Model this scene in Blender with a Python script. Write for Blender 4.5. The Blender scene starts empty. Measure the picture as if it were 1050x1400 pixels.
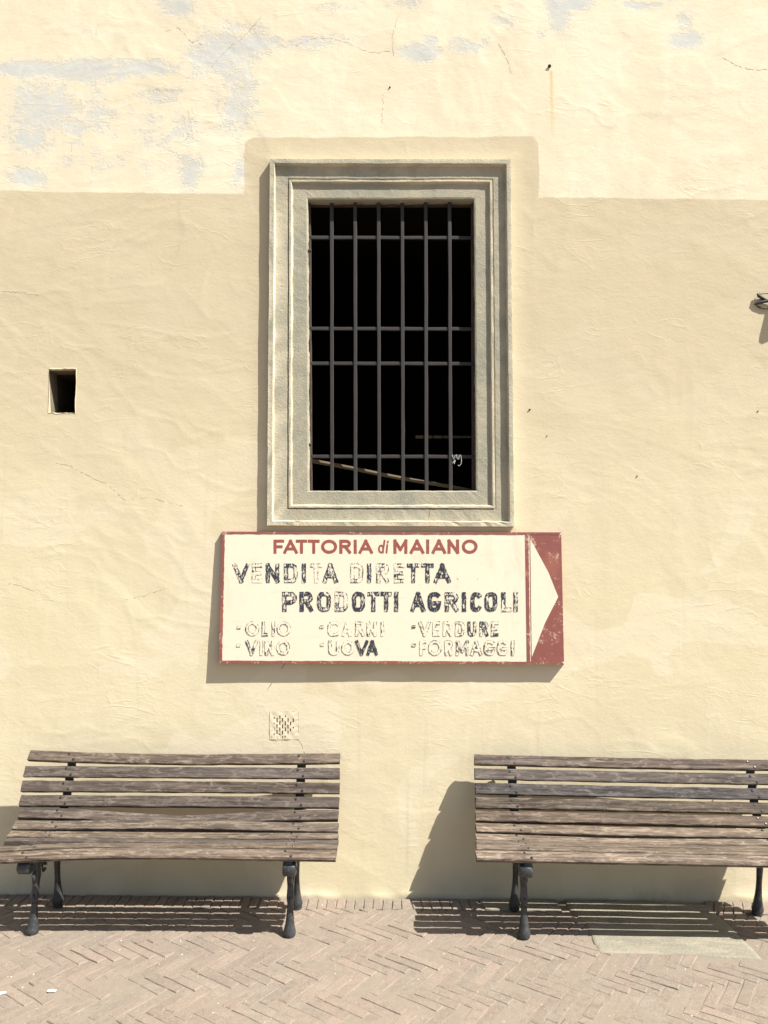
import bpy, math, random
import numpy as np
from mathutils import Vector, Matrix, Euler

random.seed(7)
SC = bpy.context.scene
COL = SC.collection

# ---------------------------------------------------------------- camera
CAM = Vector((0.0, -4.375, 1.8835))
PITCH = math.atan(60 / 1050.0)
YAW = math.radians(0.38)
cd = bpy.data.cameras.new('camera')
cam = bpy.data.objects.new('camera', cd)
COL.objects.link(cam)
cd.sensor_fit = 'HORIZONTAL'
cd.sensor_width = 36
cd.lens = 36.0
cd.clip_start = 0.05
cd.clip_end = 2000
cam.location = CAM
cam.rotation_euler = Euler((math.radians(90) + PITCH, 0, YAW), 'XYZ')
SC.camera = cam
CR = cam.rotation_euler.to_matrix()

# ---------------------------------------------------------------- light
SUN_TO = Vector((0.68, -0.36, 1.0)).normalized()      # from the scene towards the sun
w = bpy.data.worlds.new('World')
SC.world = w
w.use_nodes = True
wn = w.node_tree
for n in list(wn.nodes):
    wn.nodes.remove(n)
wo = wn.nodes.new('ShaderNodeOutputWorld')
bg = wn.nodes.new('ShaderNodeBackground')
sk = wn.nodes.new('ShaderNodeTexSky')
sk.sky_type = 'NISHITA'
sk.sun_disc = False
sk.sun_elevation = math.asin(SUN_TO.z)
sk.sun_rotation = math.atan2(SUN_TO.x, SUN_TO.y)
sk.air_density = 1.0
sk.dust_density = 2.0
bg.inputs['Strength'].default_value = 0.05
wn.links.new(sk.outputs[0], bg.inputs[0])
wn.links.new(bg.outputs[0], wo.inputs[0])
sl = bpy.data.lights.new('sun', 'SUN')
sl.energy = 4.6
sl.angle = math.radians(0.5)
sl.color = (1.0, 0.955, 0.88)
so = bpy.data.objects.new('sun', sl)
COL.objects.link(so)
so.rotation_euler = SUN_TO.to_track_quat('Z', 'Y').to_euler()
so.location = (3, -3, 8)
SC.view_settings.view_transform = 'Standard'
SC.view_settings.look = 'None'
SC.view_settings.gamma = 1.0
SC.view_settings.exposure = 1.31
SC.view_settings.use_curve_mapping = False

# ---------------------------------------------------------------- helpers
def at(px, py, Y=0.0):
    """point of the plane Y = const seen at photo position px, py (1050 x 1400)"""
    v = CR @ Vector(((px - 525) / 1050.0, (700 - py) / 1050.0, -1.0))
    t = (Y - CAM.y) / v.y
    return CAM + v * t

def at_floor(px, py, z=0.0):
    v = CR @ Vector(((px - 525) / 1050.0, (700 - py) / 1050.0, -1.0))
    t = (z - CAM.z) / v.z
    return CAM + v * t

def project(p):
    q = CR.transposed() @ (Vector(p) - CAM)
    return 525 - 1050 * q.x / q.z, 700 + 1050 * q.y / q.z

def tag(o, label=None, cat=None, group=None, kind=None):
    if label: o['label'] = label
    if cat: o['category'] = cat
    if group: o['group'] = group
    if kind: o['kind'] = kind
    return o

def empty(name, loc=(0, 0, 0)):
    o = bpy.data.objects.new(name, None)
    o.location = loc
    o.empty_display_size = 0.1
    COL.objects.link(o)
    return o

def link(name, me, parent=None, loc=None):
    o = bpy.data.objects.new(name, me)
    COL.objects.link(o)
    if parent is not None:
        o.parent = parent
    if loc is not None:
        o.location = loc
    return o

def mesh(name, V, F, mats, smooth=False, fm=None):
    me = bpy.data.meshes.new(name)
    me.from_pydata([tuple(v) for v in V], [], F)
    if not isinstance(mats, (list, tuple)):
        mats = [mats]
    for m in mats:
        me.materials.append(m)
    if fm:
        me.polygons.foreach_set('material_index', fm)
    if smooth:
        me.polygons.foreach_set('use_smooth', [True] * len(F))
    me.update()
    return me

def rel(V, o):
    return [Vector(v) - Vector(o) for v in V]

class MB:
    def __init__(s):
        s.V = []; s.F = []; s.M = []
    def add(s, V, F, m=0):
        b = len(s.V)
        s.V += [Vector(v) for v in V]
        s.F += [tuple(b + i for i in f) for f in F]
        s.M += [m] * len(F)
    def box8(s, P, m=0):   # P: 4 front corners then 4 back corners
        s.add(P, [(0, 1, 2, 3), (7, 6, 5, 4), (0, 4, 5, 1), (1, 5, 6, 2), (2, 6, 7, 3), (3, 7, 4, 0)], m)
    def box(s, c, h, m=0, R=None):
        P = []
        for y in (-1, 1):
            for x, z in ((-1, -1), (1, -1), (1, 1), (-1, 1)):
                v = Vector((x * h[0], y * h[1], z * h[2]))
                if R is not None: v = R @ v
                P.append(Vector(c) + v)
        s.box8(P, m)
    def tube(s, pts, rads, n=8, m=0, side=Vector((1, 0, 0)), cap=True):
        """rads: (r_side, r_other) per point; side = axis of the first radius"""
        pts = [Vector(p) for p in pts]
        b = len(s.V)
        N = len(pts)
        for i, p in enumerate(pts):
            t = (pts[min(i + 1, N - 1)] - pts[max(i - 1, 0)]).normalized()
            u = (side - t * side.dot(t)).normalized()
            v = t.cross(u)
            r = rads[i] if isinstance(rads, list) else rads
            if not isinstance(r, tuple): r = (r, r)
            for k in range(n):
                a = 2 * math.pi * k / n
                s.V.append(p + u * (r[0] * math.cos(a)) + v * (r[1] * math.sin(a)))
        for i in range(N - 1):
            for k in range(n):
                k2 = (k + 1) % n
                s.F.append((b + i * n + k, b + i * n + k2, b + (i + 1) * n + k2, b + (i + 1) * n + k)); s.M.append(m)
        if cap:
            s.F.append(tuple(b + k for k in reversed(range(n)))); s.M.append(m)
            s.F.append(tuple(b + (N - 1) * n + k for k in range(n))); s.M.append(m)
    def build(s, name, mats, parent=None, smooth=False, loc=None):
        V = s.V if loc is None else rel(s.V, loc)
        return link(name, mesh(name, V, s.F, mats, smooth, s.M), parent, loc)

# ---------------------------------------------------------------- node helper
class NT:
    def __init__(s, name, rough=0.9, spec=0.2):
        s.m = bpy.data.materials.new(name)
        s.m.use_nodes = True
        s.t = s.m.node_tree
        s.b = s.t.nodes['Principled BSDF']
        s.b.inputs['Roughness'].default_value = rough
        s.b.inputs['Specular IOR Level'].default_value = spec
    def n(s, typ, inp=None, **kw):
        nd = s.t.nodes.new(typ)
        for k, v in kw.items():
            setattr(nd, k, v)
        for k, v in (inp or {}).items():
            s.put(nd.inputs[k], v)
        return nd
    def put(s, sock, v):
        if isinstance(v, bpy.types.NodeSocket):
            s.t.links.new(v, sock)
        elif isinstance(v, (tuple, list)) and len(v) == 3 and sock.type == 'RGBA':
            sock.default_value = (*v, 1)
        else:
            sock.default_value = v
    def co(s, scale=(1, 1, 1), rot=(0, 0, 0), loc=(0, 0, 0), src='Object'):
        tc = s.n('ShaderNodeTexCoord')
        return s.n('ShaderNodeMapping', {'Vector': tc.outputs[src], 'Scale': scale, 'Rotation': rot, 'Location': loc}).outputs[0]
    def noise(s, vec, scale, detail=3, rough=.55, dist=0):
        return s.n('ShaderNodeTexNoise', {'Vector': vec, 'Scale': scale, 'Detail': detail, 'Roughness': rough, 'Distortion': dist}).outputs['Fac']
    def math(s, op, a, b=0.0, c=None, clamp=False):
        nd = s.n('ShaderNodeMath', operation=op, use_clamp=clamp)
        s.put(nd.inputs[0], a); s.put(nd.inputs[1], b)
        if c is not None: s.put(nd.inputs[2], c)
        return nd.outputs[0]
    def step(s, v, a, b, lo=0.0, hi=1.0):
        return s.n('ShaderNodeMapRange', {'Value': v, 'From Min': a, 'From Max': b, 'To Min': lo, 'To Max': hi}, interpolation_type='SMOOTHSTEP').outputs[0]
    def mix(s, f, a, b, mode='MIX'):
        nd = s.n('ShaderNodeMix', data_type='RGBA', blend_type=mode)
        s.put(nd.inputs[0], f); s.put(nd.inputs[6], a); s.put(nd.inputs[7], b)
        return nd.outputs[2]
    def attr(s, name):
        return s.n('ShaderNodeAttribute', attribute_name=name).outputs['Fac']
    def rnd(s):
        return s.n('ShaderNodeObjectInfo').outputs['Random']
    def bump(s, h, strength=.5, dist=.002, prev=None):
        nd = s.n('ShaderNodeBump', {'Height': h, 'Strength': strength, 'Distance': dist})
        if prev is not None: s.t.links.new(prev, nd.inputs['Normal'])
        s.t.links.new(nd.outputs[0], s.b.inputs['Normal'])
        return nd.outputs[0]
    def color(s, c):
        s.put(s.b.inputs['Base Color'], c)
        return s.m

# ---------------------------------------------------------------- numpy noise
_rng = np.random.default_rng(11)
_tabs = {}
def vnoise(x, y, seed):
    if seed not in _tabs:
        _tabs[seed] = _rng.random((256, 256)).astype(np.float32) * 2 - 1
    T = _tabs[seed]
    xi = np.floor(x).astype(int); yi = np.floor(y).astype(int)
    fx = x - xi; fy = y - yi
    fx = fx * fx * fx * (fx * (fx * 6 - 15) + 10); fy = fy * fy * fy * (fy * (fy * 6 - 15) + 10)
    a = T[xi & 255, yi & 255]; b = T[(xi + 1) & 255, yi & 255]
    c = T[xi & 255, (yi + 1) & 255]; d = T[(xi + 1) & 255, (yi + 1) & 255]
    return (a * (1 - fx) + b * fx) * (1 - fy) + (c * (1 - fx) + d * fx) * fy
def fbm(x, y, seed, oct=3, g=.5):
    s = 0; a = 1; t = 0
    for i in range(oct):
        s = s + a * vnoise(x * 2 ** i + 13.7 * i, y * 2 ** i + 5.1 * i, seed + i); t += a; a *= g
    return s / t

# ---------------------------------------------------------------- wall relief
def P(px, py):
    p = at(px, py, 0.0)
    return p.x, p.z

FR_OUT = [(370, 221), (697, 222), (702, 720.5), (366, 719)]      # stone surround, outer and inner edge in the photo
FR_IN = [(420.5, 272), (648.5, 272), (651.5, 671), (422.5, 671)]
CRACKS = [  # photo positions of the cracks one can follow
    [(290, 92), (300, 78), (317, 62), (334, 50), (352, 28), (360, 18)],
    [(398, 68), (412, 58), (432, 52), (455, 53), (478, 60), (497, 69), (516, 72), (533, 70)],
    [(222, 44), (244, 38), (262, 58), (276, 61)], [(538, 76), (536, 50), (545, 20)],
    [(1048, 95), (1030, 96), (1008, 90), (988, 79)],
    [(682, 60), (694, 82), (699, 100)],
    [(70, 631), (95, 637), (128, 654), (146, 661), (170, 684), (206, 680), (228, 686), (250, 692)],
    [(5, 797), (28, 801), (52, 811)], [(170, 820), (192, 816), (221, 806)],
    [(524, 128), (523, 150), (521, 178)], [(257, 150), (262, 178), (250, 196)], [(98, 195), (99, 218)],
    [(0, 398), (30, 400), (52, 404)],
    [(405, 1008), (414, 1020), (418, 1034)],
]
PEEL = [  # x, y, rx, ry, weight: where the old blue lime shows through in the photo
    (40, 95, 60, 12, 1), (120, 96, 80, 16, .9), (190, 92, 60, 12, .8), (60, 150, 55, 45, .75), (40, 190, 40, 22, .7), (120, 165, 60, 40, .5),
    (215, 130, 30, 14, .6), (262, 235, 18, 25, .8), (325, 135, 30, 60, .7), (330, 235, 14, 30, .7), (300, 75, 45, 32, .9), (350, 60, 40, 16, .8),
    (430, 58, 60, 12, .6), (245, 8, 30, 14, .8), (330, 40, 60, 12, .5), (210, 185, 50, 30, .45), (35, 242, 30, 14, .8), (250, 180, 30, 30, .5),
    (575, 72, 24, 12, 1), (590, 55, 10, 12, .8), (640, 62, 26, 12, .7), (765, 15, 20, 30, .9), (785, 4, 20, 12, .9), (940, 55, 26, 12, 1),
    (935, 30, 14, 20, .6), (870, 8, 22, 6, .8), (740, 45, 14, 12, .5), (555, 5, 30, 10, .5), (470, 10, 40, 10, .4), (905, 5, 20, 8, .6), (130, 45, 60, 10, .3),
    (150, 225, 90, 20, .35), (690, 30, 30, 20, .35)]
(n_l, n_t), (n_r, n_b) = P(67, 503), P(103.5, 566)               # niche
(v_l, v_t), (v_r, v_b) = P(369, 972), P(409, 1011)               # vent
(h_l, h_t), (h_r, h_b) = P(395, 246), P(675, 697)                # hole behind the stone surround
fo = [P(*q) for q in FR_OUT]
fx0, fx1 = (fo[0][0] + fo[3][0]) / 2, (fo[1][0] + fo[2][0]) / 2
fz0, fz1 = fo[2][1], fo[0][1]

def relief(x, z):
    """distance the plaster stands out of the wall plane, metres"""
    wx = x + .25 * vnoise(x * .9, z * .9, 40); wz = z + .2 * vnoise(x * 1.1, z * 1.0, 41)
    h = .0056 * fbm(wx * .75, wz * .6, 1, 2)
    h = h + .0024 * fbm(wx * 2.3, wz * 3.1, 4, 3, .5)
    up = 1 / (1 + np.exp(-(z - 3.62) * 14))
    # trowel marks: thin ridges in a few directions, only in places
    for k, (ang, sx, sy, amp) in enumerate(((.12, 1.1, 7, .0012), (1.0, 1.2, 8, .0011), (-.6, 1.5, 8, .0011), (1.35, 1.0, 6.5, .0008))):
        c, s_ = math.cos(ang), math.sin(ang)
        a = wx * c + wz * s_; b = -wx * s_ + wz * c
        r = 1 - np.abs(fbm(a * sx + 7 * k, b * sy, 8 + 4 * k, 2, .4)) * 3.2
        m = np.clip(fbm(x * 1.3 + 9 * k, z * 1.3, 60 + k, 2) * 2.6 - .25, 0, 1)
        h = h + .55 * amp * np.clip(r, 0, 1) ** 2 * m
    # pressed lumps and edges of patches
    q = fbm(wx * 3.4, wz * 3.0, 30, 2)
    h = h + .0009 * np.clip((q - .12) * 14, 0, 1) * np.clip(vnoise(x * 1.1, z * 1.3, 33) * 2, 0, 1)
    h = h + (.00045 + .0003 * up) * fbm(wx * 11, wz * 13, 36, 3, .6)
    # creases: short crisp folds of the plaster skin
    for k, (sx, sz) in enumerate(((1.6, 5.5), (3.0, 4.2))):
        ax = wx + .06 * vnoise(x * 7, z * 7, 92 + k); az = wz + .06 * vnoise(x * 7 + 3, z * 7, 94 + k)
        n_ = fbm(ax * sx, az * sz, 96 + 3 * k, 2, .5)
        m = np.clip(vnoise(x * 2.1 + 5 * k, z * 2.4, 104 + k) * 2.2 - .1 + .5 * up, 0, 1)
        h = h + .0009 * np.clip(1 - np.abs(n_) * 4.5, 0, 1) ** 1.3 * m
    # plaster thickens against the stone surround
    dx = np.maximum(np.maximum(fx0 - x, x - fx1), 0); dz = np.maximum(np.maximum(fz0 - z, z - fz1), 0)
    dd = np.hypot(dx, dz)
    h = h * np.clip(.45 + dd / .25, .45, 1) + .007 * np.exp(-(dd / .055) ** 1.3)
    # foot of the wall: cement fillet
    h = h + np.clip(.004 + .011 * fbm(x * 5, z * 0 + 3.3, 50, 3, .6), 0, .02) * np.exp(-np.maximum(z - .012 - .01 * vnoise(x * 7, z * 0, 58), 0) / .02) + .004 * np.exp(-np.maximum(z, 0) / .22)
    return h

def wallY(x, z):
    return -float(relief(np.array([x], dtype=float), np.array([z], dtype=float))[0])

def on_wall(px, py, out=0.0):
    p = at(px, py, 0)
    for _ in range(2):
        p = at(px, py, wallY(p.x, p.z) - out)
    return p

# ---------------------------------------------------------------- materials
def mat_wall():
    n = NT('lime_plaster', .95, .1)
    c = n.co()
    sep = n.n('ShaderNodeSeparateXYZ', {0: c})
    X, Z = sep.outputs[0], sep.outputs[2]
    wob = n.math('MULTIPLY', n.math('SUBTRACT', n.noise(c, 3.0, 3), .5), .035)
    wob2 = n.math('MULTIPLY', n.math('SUBTRACT', n.noise(c, 40, 2), .5), .006)
    wb = n.math('ADD', wob, wob2)
    Zw = n.math('ADD', Z, wb); Xw = n.math('ADD', X, wb)
    zl, zr = P(0, 262)[1], P(1050, 274)[1]
    # lower repainted field: below the line, and a raised tab round the window
    lx = n.math('MULTIPLY_ADD', X, (zr - zl) / 4.4, (zl + zr) / 2 + .002)
    low = n.step(n.math('SUBTRACT', lx, Zw), -.005, .005)
    (tx0, tz), (tx1, _) = P(334.5, 188), P(735.5, 188)
    cx, hx = (tx0 + tx1) / 2, (tx1 - tx0) / 2
    r = .06
    dx = n.math('MAXIMUM', n.math('SUBTRACT', n.math('ABSOLUTE', n.math('SUBTRACT', Xw, cx)), hx - r), 0)
    dz = n.math('MAXIMUM', n.math('SUBTRACT', Zw, tz - r), 0)
    dd = n.math('SQRT', n.math('ADD', n.math('MULTIPLY', dx, dx), n.math('MULTIPLY', dz, dz)))
    tab = n.step(n.math('SUBTRACT', r, dd), -.005, .005)
    lower = n.math('MAXIMUM', low, tab)
    big = n.noise(c, 1.1, 4, .6)
    med = n.noise(n.co((1, 1, .5)), 5, 5, .62, .4)
    fine = n.noise(c, 60, 4, .7)
    streak = n.noise(n.co((7, 7, .8)), 1.0, 4, .6, .3)
    lo = n.mix(n.step(big, .3, .7), (.575, .508, .345), (.625, .56, .392))
    lo = n.mix(n.math('MULTIPLY', n.step(med, .45, .75), .45), lo, (.62, .55, .40))
    lo = n.mix(n.math('MULTIPLY', n.step(streak, .5, .8), .3), lo, (.53, .445, .31))
    upc = n.mix(n.step(big, .35, .7), (.63, .565, .412), (.68, .625, .475))
    upc = n.mix(n.math('MULTIPLY', n.step(med, .45, .7), .5), upc, (.72, .675, .52))
    upc = n.mix(n.math('MULTIPLY', n.step(fine, .55, .8), .35), upc, (.62, .565, .43))
    upc = n.mix(n.math('MULTIPLY', n.step(streak, .55, .8), .35), upc, (.61, .545, .40))
    # old blue lime wash where the cream has flaked
    pe = n.attr('peel')
    pn = n.noise(n.co((1, 1, 1.35)), 9, 8, .72, .7)
    pm = n.step(n.math('ADD', n.math('MULTIPLY', pe, .40), n.math('MULTIPLY_ADD', n.noise(c, 48, 5, .75), .38, n.math('MULTIPLY', pn, .72))), .60, .88)
    blue = n.mix(n.noise(c, 25, 4, .7), (.36, .41, .44), (.54, .565, .56))
    upc = n.mix(n.math('MULTIPLY', pm, .7), upc, blue)
    pt = n.noise(n.co((.8, 1, 1.1)), 1.7, 2, .4, .6)
    lo = n.mix(n.math('MULTIPLY', n.step(pt, .545, .56), .55), lo, (.655, .585, .435))
    run = n.noise(n.co((16, 16, .7)), 1.0, 5, .65, .2)
    lo = n.mix(n.math('MULTIPLY', n.step(run, .58, .74), .30), lo, (.45, .385, .27))
    height_shade = n.math('MULTIPLY', n.step(n.math('MULTIPLY_ADD', big, .9, Z), 1.9, 3.9), .75)      # wall's brightness gradient put into the colour: tan coat darkens upward
    lo = n.mix(height_shade, lo, (.485, .42, .288))
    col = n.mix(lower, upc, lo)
    col = n.mix(n.math('MULTIPLY', n.attr('rust'), n.step(n.noise(n.co((30, 30, 2)), 1, 3), .1, .5)), col, (.62, .45, .23))
    col = n.mix(n.math('MULTIPLY', n.attr('damp'), n.step(med, .3, .7)), col, (.47, .41, .29))
    sp = n.noise(c, 150, 2, .5)
    col = n.mix(n.math('MULTIPLY', n.step(sp, .74, .80), .4), col, (.35, .31, .23))
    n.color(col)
    b1 = n.bump(fine, .45, .0014)
    cr = n.math('ABSOLUTE', n.math('SUBTRACT', n.noise(n.co((.6, 1, 1.5)), 4.5, 3, .5, .8), .5))
    crm = n.math('MULTIPLY', n.step(cr, .035, 0.0), n.step(n.noise(c, 2.3, 3), .48, .62))
    b1 = n.bump(crm, .22, .0018, b1)
    b2 = n.bump(n.noise(n.co((1, 1, 2.0)), 15, 6, .68, 1.0), .30, .0040, b1)
    n.bump(n.math('MULTIPLY', n.step(pm, .35, .6), n.math('SUBTRACT', 1, lower)), .5, -.0012, b2)
    return n.m

def mat_stone():
    n = NT('pietra_serena', .9, .15)
    c = n.co()
    a = n.noise(c, 3, 5, .65, .3); b = n.noise(c, 22, 5, .7); s = n.noise(n.co((12, 12, 1.2)), 1.5, 4, .6)
    col = n.mix(n.step(a, .35, .68), (.265, .262, .205), (.36, .33, .245))
    col = n.mix(n.math('MULTIPLY', n.step(b, .5, .72), .5), col, (.41, .375, .28))
    col = n.mix(n.math('MULTIPLY', n.step(s, .55, .75), .4), col, (.20, .208, .175))
    col = n.mix(n.attr('wash'), col, n.mix(b, (.52, .465, .345), (.66, .60, .45)))
    g = n.noise(c, 110, 3, .7)
    col = n.mix(n.math('MULTIPLY', n.step(g, .55, .7), .45), col, (.46, .43, .325))
    col = n.mix(n.math('MULTIPLY', n.step(g, .43, .33), .35), col, (.20, .195, .15))
    n.color(col)
    b1 = n.bump(n.noise(c, 90, 4, .7), .8, .003)
    n.bump(b, .7, .004, b1)
    return n.m

def mat_plain(name, col, rough=.9, var=.25, scale=30, spec=.2, bump=.3):
    n = NT(name, rough, spec)
    c = n.co()
    f = n.noise(c, scale, 4, .6)
    n.color(n.mix(f, tuple(v * (1 - var) for v in col), tuple(min(1, v * (1 + var)) for v in col)))
    if bump: n.bump(f, bump, .0015)
    return n.m

def mat_iron(name, col=(.036, .037, .038), rough=.5, dust=(.13, .125, .115)):
    n = NT(name, rough, .5)
    c = n.co()
    f = n.noise(c, 18, 5, .65); g = n.noise(c, 90, 3, .6)
    x = n.mix(n.step(f, .42, .7), col, tuple(v * 1.9 for v in col))
    x = n.mix(n.math('MULTIPLY', n.step(g, .56, .7), .5), x, dust)
    n.color(x)
    n.put(n.b.inputs['Roughness'], n.step(f, .3, .7, rough - .1, rough + .2))
    n.bump(g, .35, .0015)
    return n.m

def mat_wood(name):
    n = NT(name, .85, .2)
    rn = n.rnd()
    tc = n.n('ShaderNodeTexCoord')
    off = n.n('ShaderNodeCombineXYZ', {0: n.math('MULTIPLY', rn, 37), 1: n.math('MULTIPLY', rn, 11), 2: n.math('MULTIPLY', rn, 23)}).outputs[0]
    vo = n.n('ShaderNodeVectorMath', {0: tc.outputs['Object'], 1: off}, operation='ADD').outputs[0]
    mp = lambda s: n.n('ShaderNodeMapping', {'Vector': vo, 'Scale': s}).outputs[0]
    g1 = n.noise(mp((3.0, 75, 75)), 1.0, 6, .65, .7)
    g2 = n.noise(mp((7, 190, 190)), 1.0, 4, .6, .6)
    pat = n.noise(mp((11, 42, 42)), 1.0, 6, .75, 1.0)
    big = n.noise(mp((1.0, 6, 6)), 1.0, 3, .5)
    c = n.mix(n.step(g1, .3, .72), (.034, .028, .023), (.135, .113, .095))
    c = n.mix(n.math('MULTIPLY', n.step(g2, .52, .7), .55), c, (.022, .016, .013))
    c = n.mix(n.math('MULTIPLY', n.step(pat, .50, .64), .6), c, (.215, .186, .155))
    c = n.mix(n.math('MULTIPLY', n.step(pat, .47, .36), .55), c, (.045, .034, .027))
    c = n.mix(n.math('MULTIPLY', n.step(big, .4, .75), .35), c, (.085, .074, .07))
    tint = n.mix(rn, (.9, .9, .93), (1.08, 1.03, .97))
    c = n.mix(1.0, c, tint, 'MULTIPLY')
    c = n.mix(1.0, c, n.n('ShaderNodeObjectInfo').outputs['Color'], 'MULTIPLY')
    n.color(c)
    b1 = n.bump(g2, .5, .0015)
    n.bump(g1, .55, .003, b1)
    return n.m

def mat_brick(name='worn_paver_brick'):
    n = NT(name, .92, .15)
    tc = n.n('ShaderNodeTexCoord')
    geo = n.n('ShaderNodeNewGeometry')
    pos = geo.outputs['Position']
    rn = n.math('FRACT', n.math('ADD', n.rnd(), n.attr('rnd')))
    f = n.noise(pos, 26, 6, .75); g = n.noise(pos, 140, 4, .7); big = n.noise(pos, 2.2, 4, .6)
    c = n.mix(rn, (.20, .160, .131), (.262, .205, .166))
    c = n.mix(n.math('MULTIPLY', n.step(n.math('FRACT', n.math('MULTIPLY', rn, 7.3)), .62, 1), .5), c, (.185, .165, .138))
    c = n.mix(n.step(big, .38, .66, 0, .6), c, (.19, .163, .133))
    c = n.mix(n.math('MULTIPLY', n.step(f, .5, .68), .6), c, (.245, .213, .172))
    c = n.mix(n.math('MULTIPLY', n.step(f, .48, .34), .45), c, (.145, .115, .095))
    c = n.mix(n.math('MULTIPLY', n.step(g, .56, .68), .65), c, (.34, .305, .25))
    c = n.mix(n.math('MULTIPLY', n.step(g, .42, .32), .5), c, (.12, .095, .078))
    dust = n.noise(pos, 7, 6, .75)
    c = n.mix(n.math('MULTIPLY', n.step(dust, .5, .66), .6), c, (.258, .224, .184))
    n.color(c)
    b1 = n.bump(g, .9, .004)
    n.bump(f, .8, .007, b1)
    return n.m

def mat_ground():
    n = NT('sandy_ground', .95, .1)
    geo = n.n('ShaderNodeNewGeometry'); pos = geo.outputs['Position']
    f = n.noise(pos, 30, 5, .7); g = n.noise(pos, 160, 3, .7)
    sand = n.mix(f, (.175, .145, .117), (.235, .20, .16))
    sand = n.mix(n.math('MULTIPLY', n.step(g, .6, .72), .6), sand, (.31, .275, .22))
    # further off the bricks are carried on by the material
    rot = n.n('ShaderNodeMapping', {'Vector': pos, 'Rotation': (0, 0, math.radians(35))}).outputs[0]
    br = n.n('ShaderNodeTexBrick', {'Vector': rot, 'Color1': (.165, .133, .108), 'Color2': (.205, .163, .131), 'Mortar': (.14, .117, .093), 'Scale': 4.5, 'Mortar Size': .012, 'Brick Width': 1.0, 'Row Height': .245})
    sep = n.n('ShaderNodeSeparateXYZ', {0: pos})
    far = n.math('MAXIMUM', n.step(n.math('ABSOLUTE', sep.outputs[0]), 3.34, 3.38), n.step(n.math('MULTIPLY', sep.outputs[1], -1), 2.3, 2.34))
    n.color(n.mix(far, sand, br.outputs[0]))
    n.bump(n.math('ADD', f, g), .5, .004)
    return n.m

def mat_paint(name, col, under=(.67, .62, .485), lo=.45, hi=.55, scale=(60, 60, 60)):
    """sign paint that has flaked: attributes wear (0..1) and edge (0 middle of the stroke, 1 its rim)"""
    n = NT(name, .6, .3)
    c = n.co(scale); c2 = n.co((26, 26, 20))
    a = n.noise(c, 1.0, 5, .7, .5)
    b = n.noise(n.co((150, 150, 34)), 1.0, 3, .6, 1.4)
    f = n.math('ADD', n.math('MULTIPLY', a, .35), n.math('MULTIPLY', b, .65))
    f = n.math('ADD', f, n.math('MULTIPLY', n.math('SUBTRACT', n.attr('edge'), .5), n.math('MULTIPLY_ADD', n.attr('wear'), .42, -.09)))
    thr = n.math('MULTIPLY_ADD', n.attr('wear'), .50, .235)
    thr = n.math('ADD', thr, n.math('MULTIPLY', n.math('MULTIPLY', n.math('SUBTRACT', n.noise(c2, 1.0, 3, .6), .5), n.attr('wear')), .9))
    keep = n.step(n.math('SUBTRACT', f, thr), -.02, .03)
    dk = n.mix(n.noise(n.co((1, 1, 1)), 60, 3), tuple(v * .8 for v in col), tuple(min(1, v * 1.35) for v in col))
    n.color(n.mix(keep, under, dk))
    return n.m

def mat_red(name):
    n = NT(name, .55, .3)
    c = n.co()
    a = n.noise(c, 14, 5, .65, .4); b = n.noise(c, 70, 4, .7); big = n.noise(c, 4, 3)
    x = n.mix(a, (.185, .060, .052), (.26, .095, .08))
    x = n.mix(n.step(big, .5, .7, 0, .5), x, (.34, .13, .08))
    x = n.mix(n.math('MULTIPLY', n.step(n.math('ADD', n.math('MULTIPLY', a, .5), n.math('MULTIPLY', b, .5)), .55, .60), .8), x, (.48, .33, .25))
    n.color(x)
    return n.m

def mat_signface():
    n = NT('cream_enamel', .55, .3)
    c = n.co()
    a = n.noise(c, 2.2, 4, .6); v = n.noise(c, 55, 2, .5); s = n.noise(n.co((1.5, 1.5, 12)), 3, 4, .6)
    x = n.mix(a, (.64, .585, .45), (.70, .65, .515))
    x = n.mix(n.math('MULTIPLY', n.step(s, .55, .75), .3), x, (.58, .50, .37))
    st = n.noise(n.co((3, 3, 1.2)), 2.5, 5, .7, .5)
    x = n.mix(n.math('MULTIPLY', n.step(st, .52, .7), .45), x, (.61, .50, .36))
    x = n.mix(n.math('MULTIPLY', n.step(n.noise(c, 30, 5, .7), .60, .68), .4), x, (.52, .44, .34))
    x = n.mix(n.step(v, .765, .79), x, (.12, .09, .08))
    n.color(x)
    n.bump(a, .1, .002)
    return n.m

M_WALL = mat_wall()
M_STONE = mat_stone()
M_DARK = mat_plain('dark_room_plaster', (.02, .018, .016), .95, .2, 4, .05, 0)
M_BAR = mat_iron('window_bar_iron', (.020, .018, .0175), .75, (.040, .034, .03))
M_IRON = mat_iron('cast_iron', (.028, .030, .032), .33, (.10, .10, .098))  # last colour: pale patches painted in as glints on the ironwork
M_BLACK = mat_iron('black_iron_strap', (.016, .016, .016), .6, (.05, .045, .04))
M_BOLT = mat_iron('bolt_steel', (.02, .018, .017), .45, (.05, .042, .036))
M_WOOD = mat_wood('weathered_wood')
M_BRICK = mat_brick()
M_GROUND = mat_ground()
M_SLAB = None
M_FACE = mat_signface()
M_RED = mat_red('faded_red_paint')
M_TRED = mat_paint('red_lettering', (.245, .07, .058))
M_TBLK = mat_paint('blue_black_lettering', (.026, .030, .044))
M_VENT = mat_plain('vent_plaster', (.60, .54, .40), .95, .12, 60, .1, .5)

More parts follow.
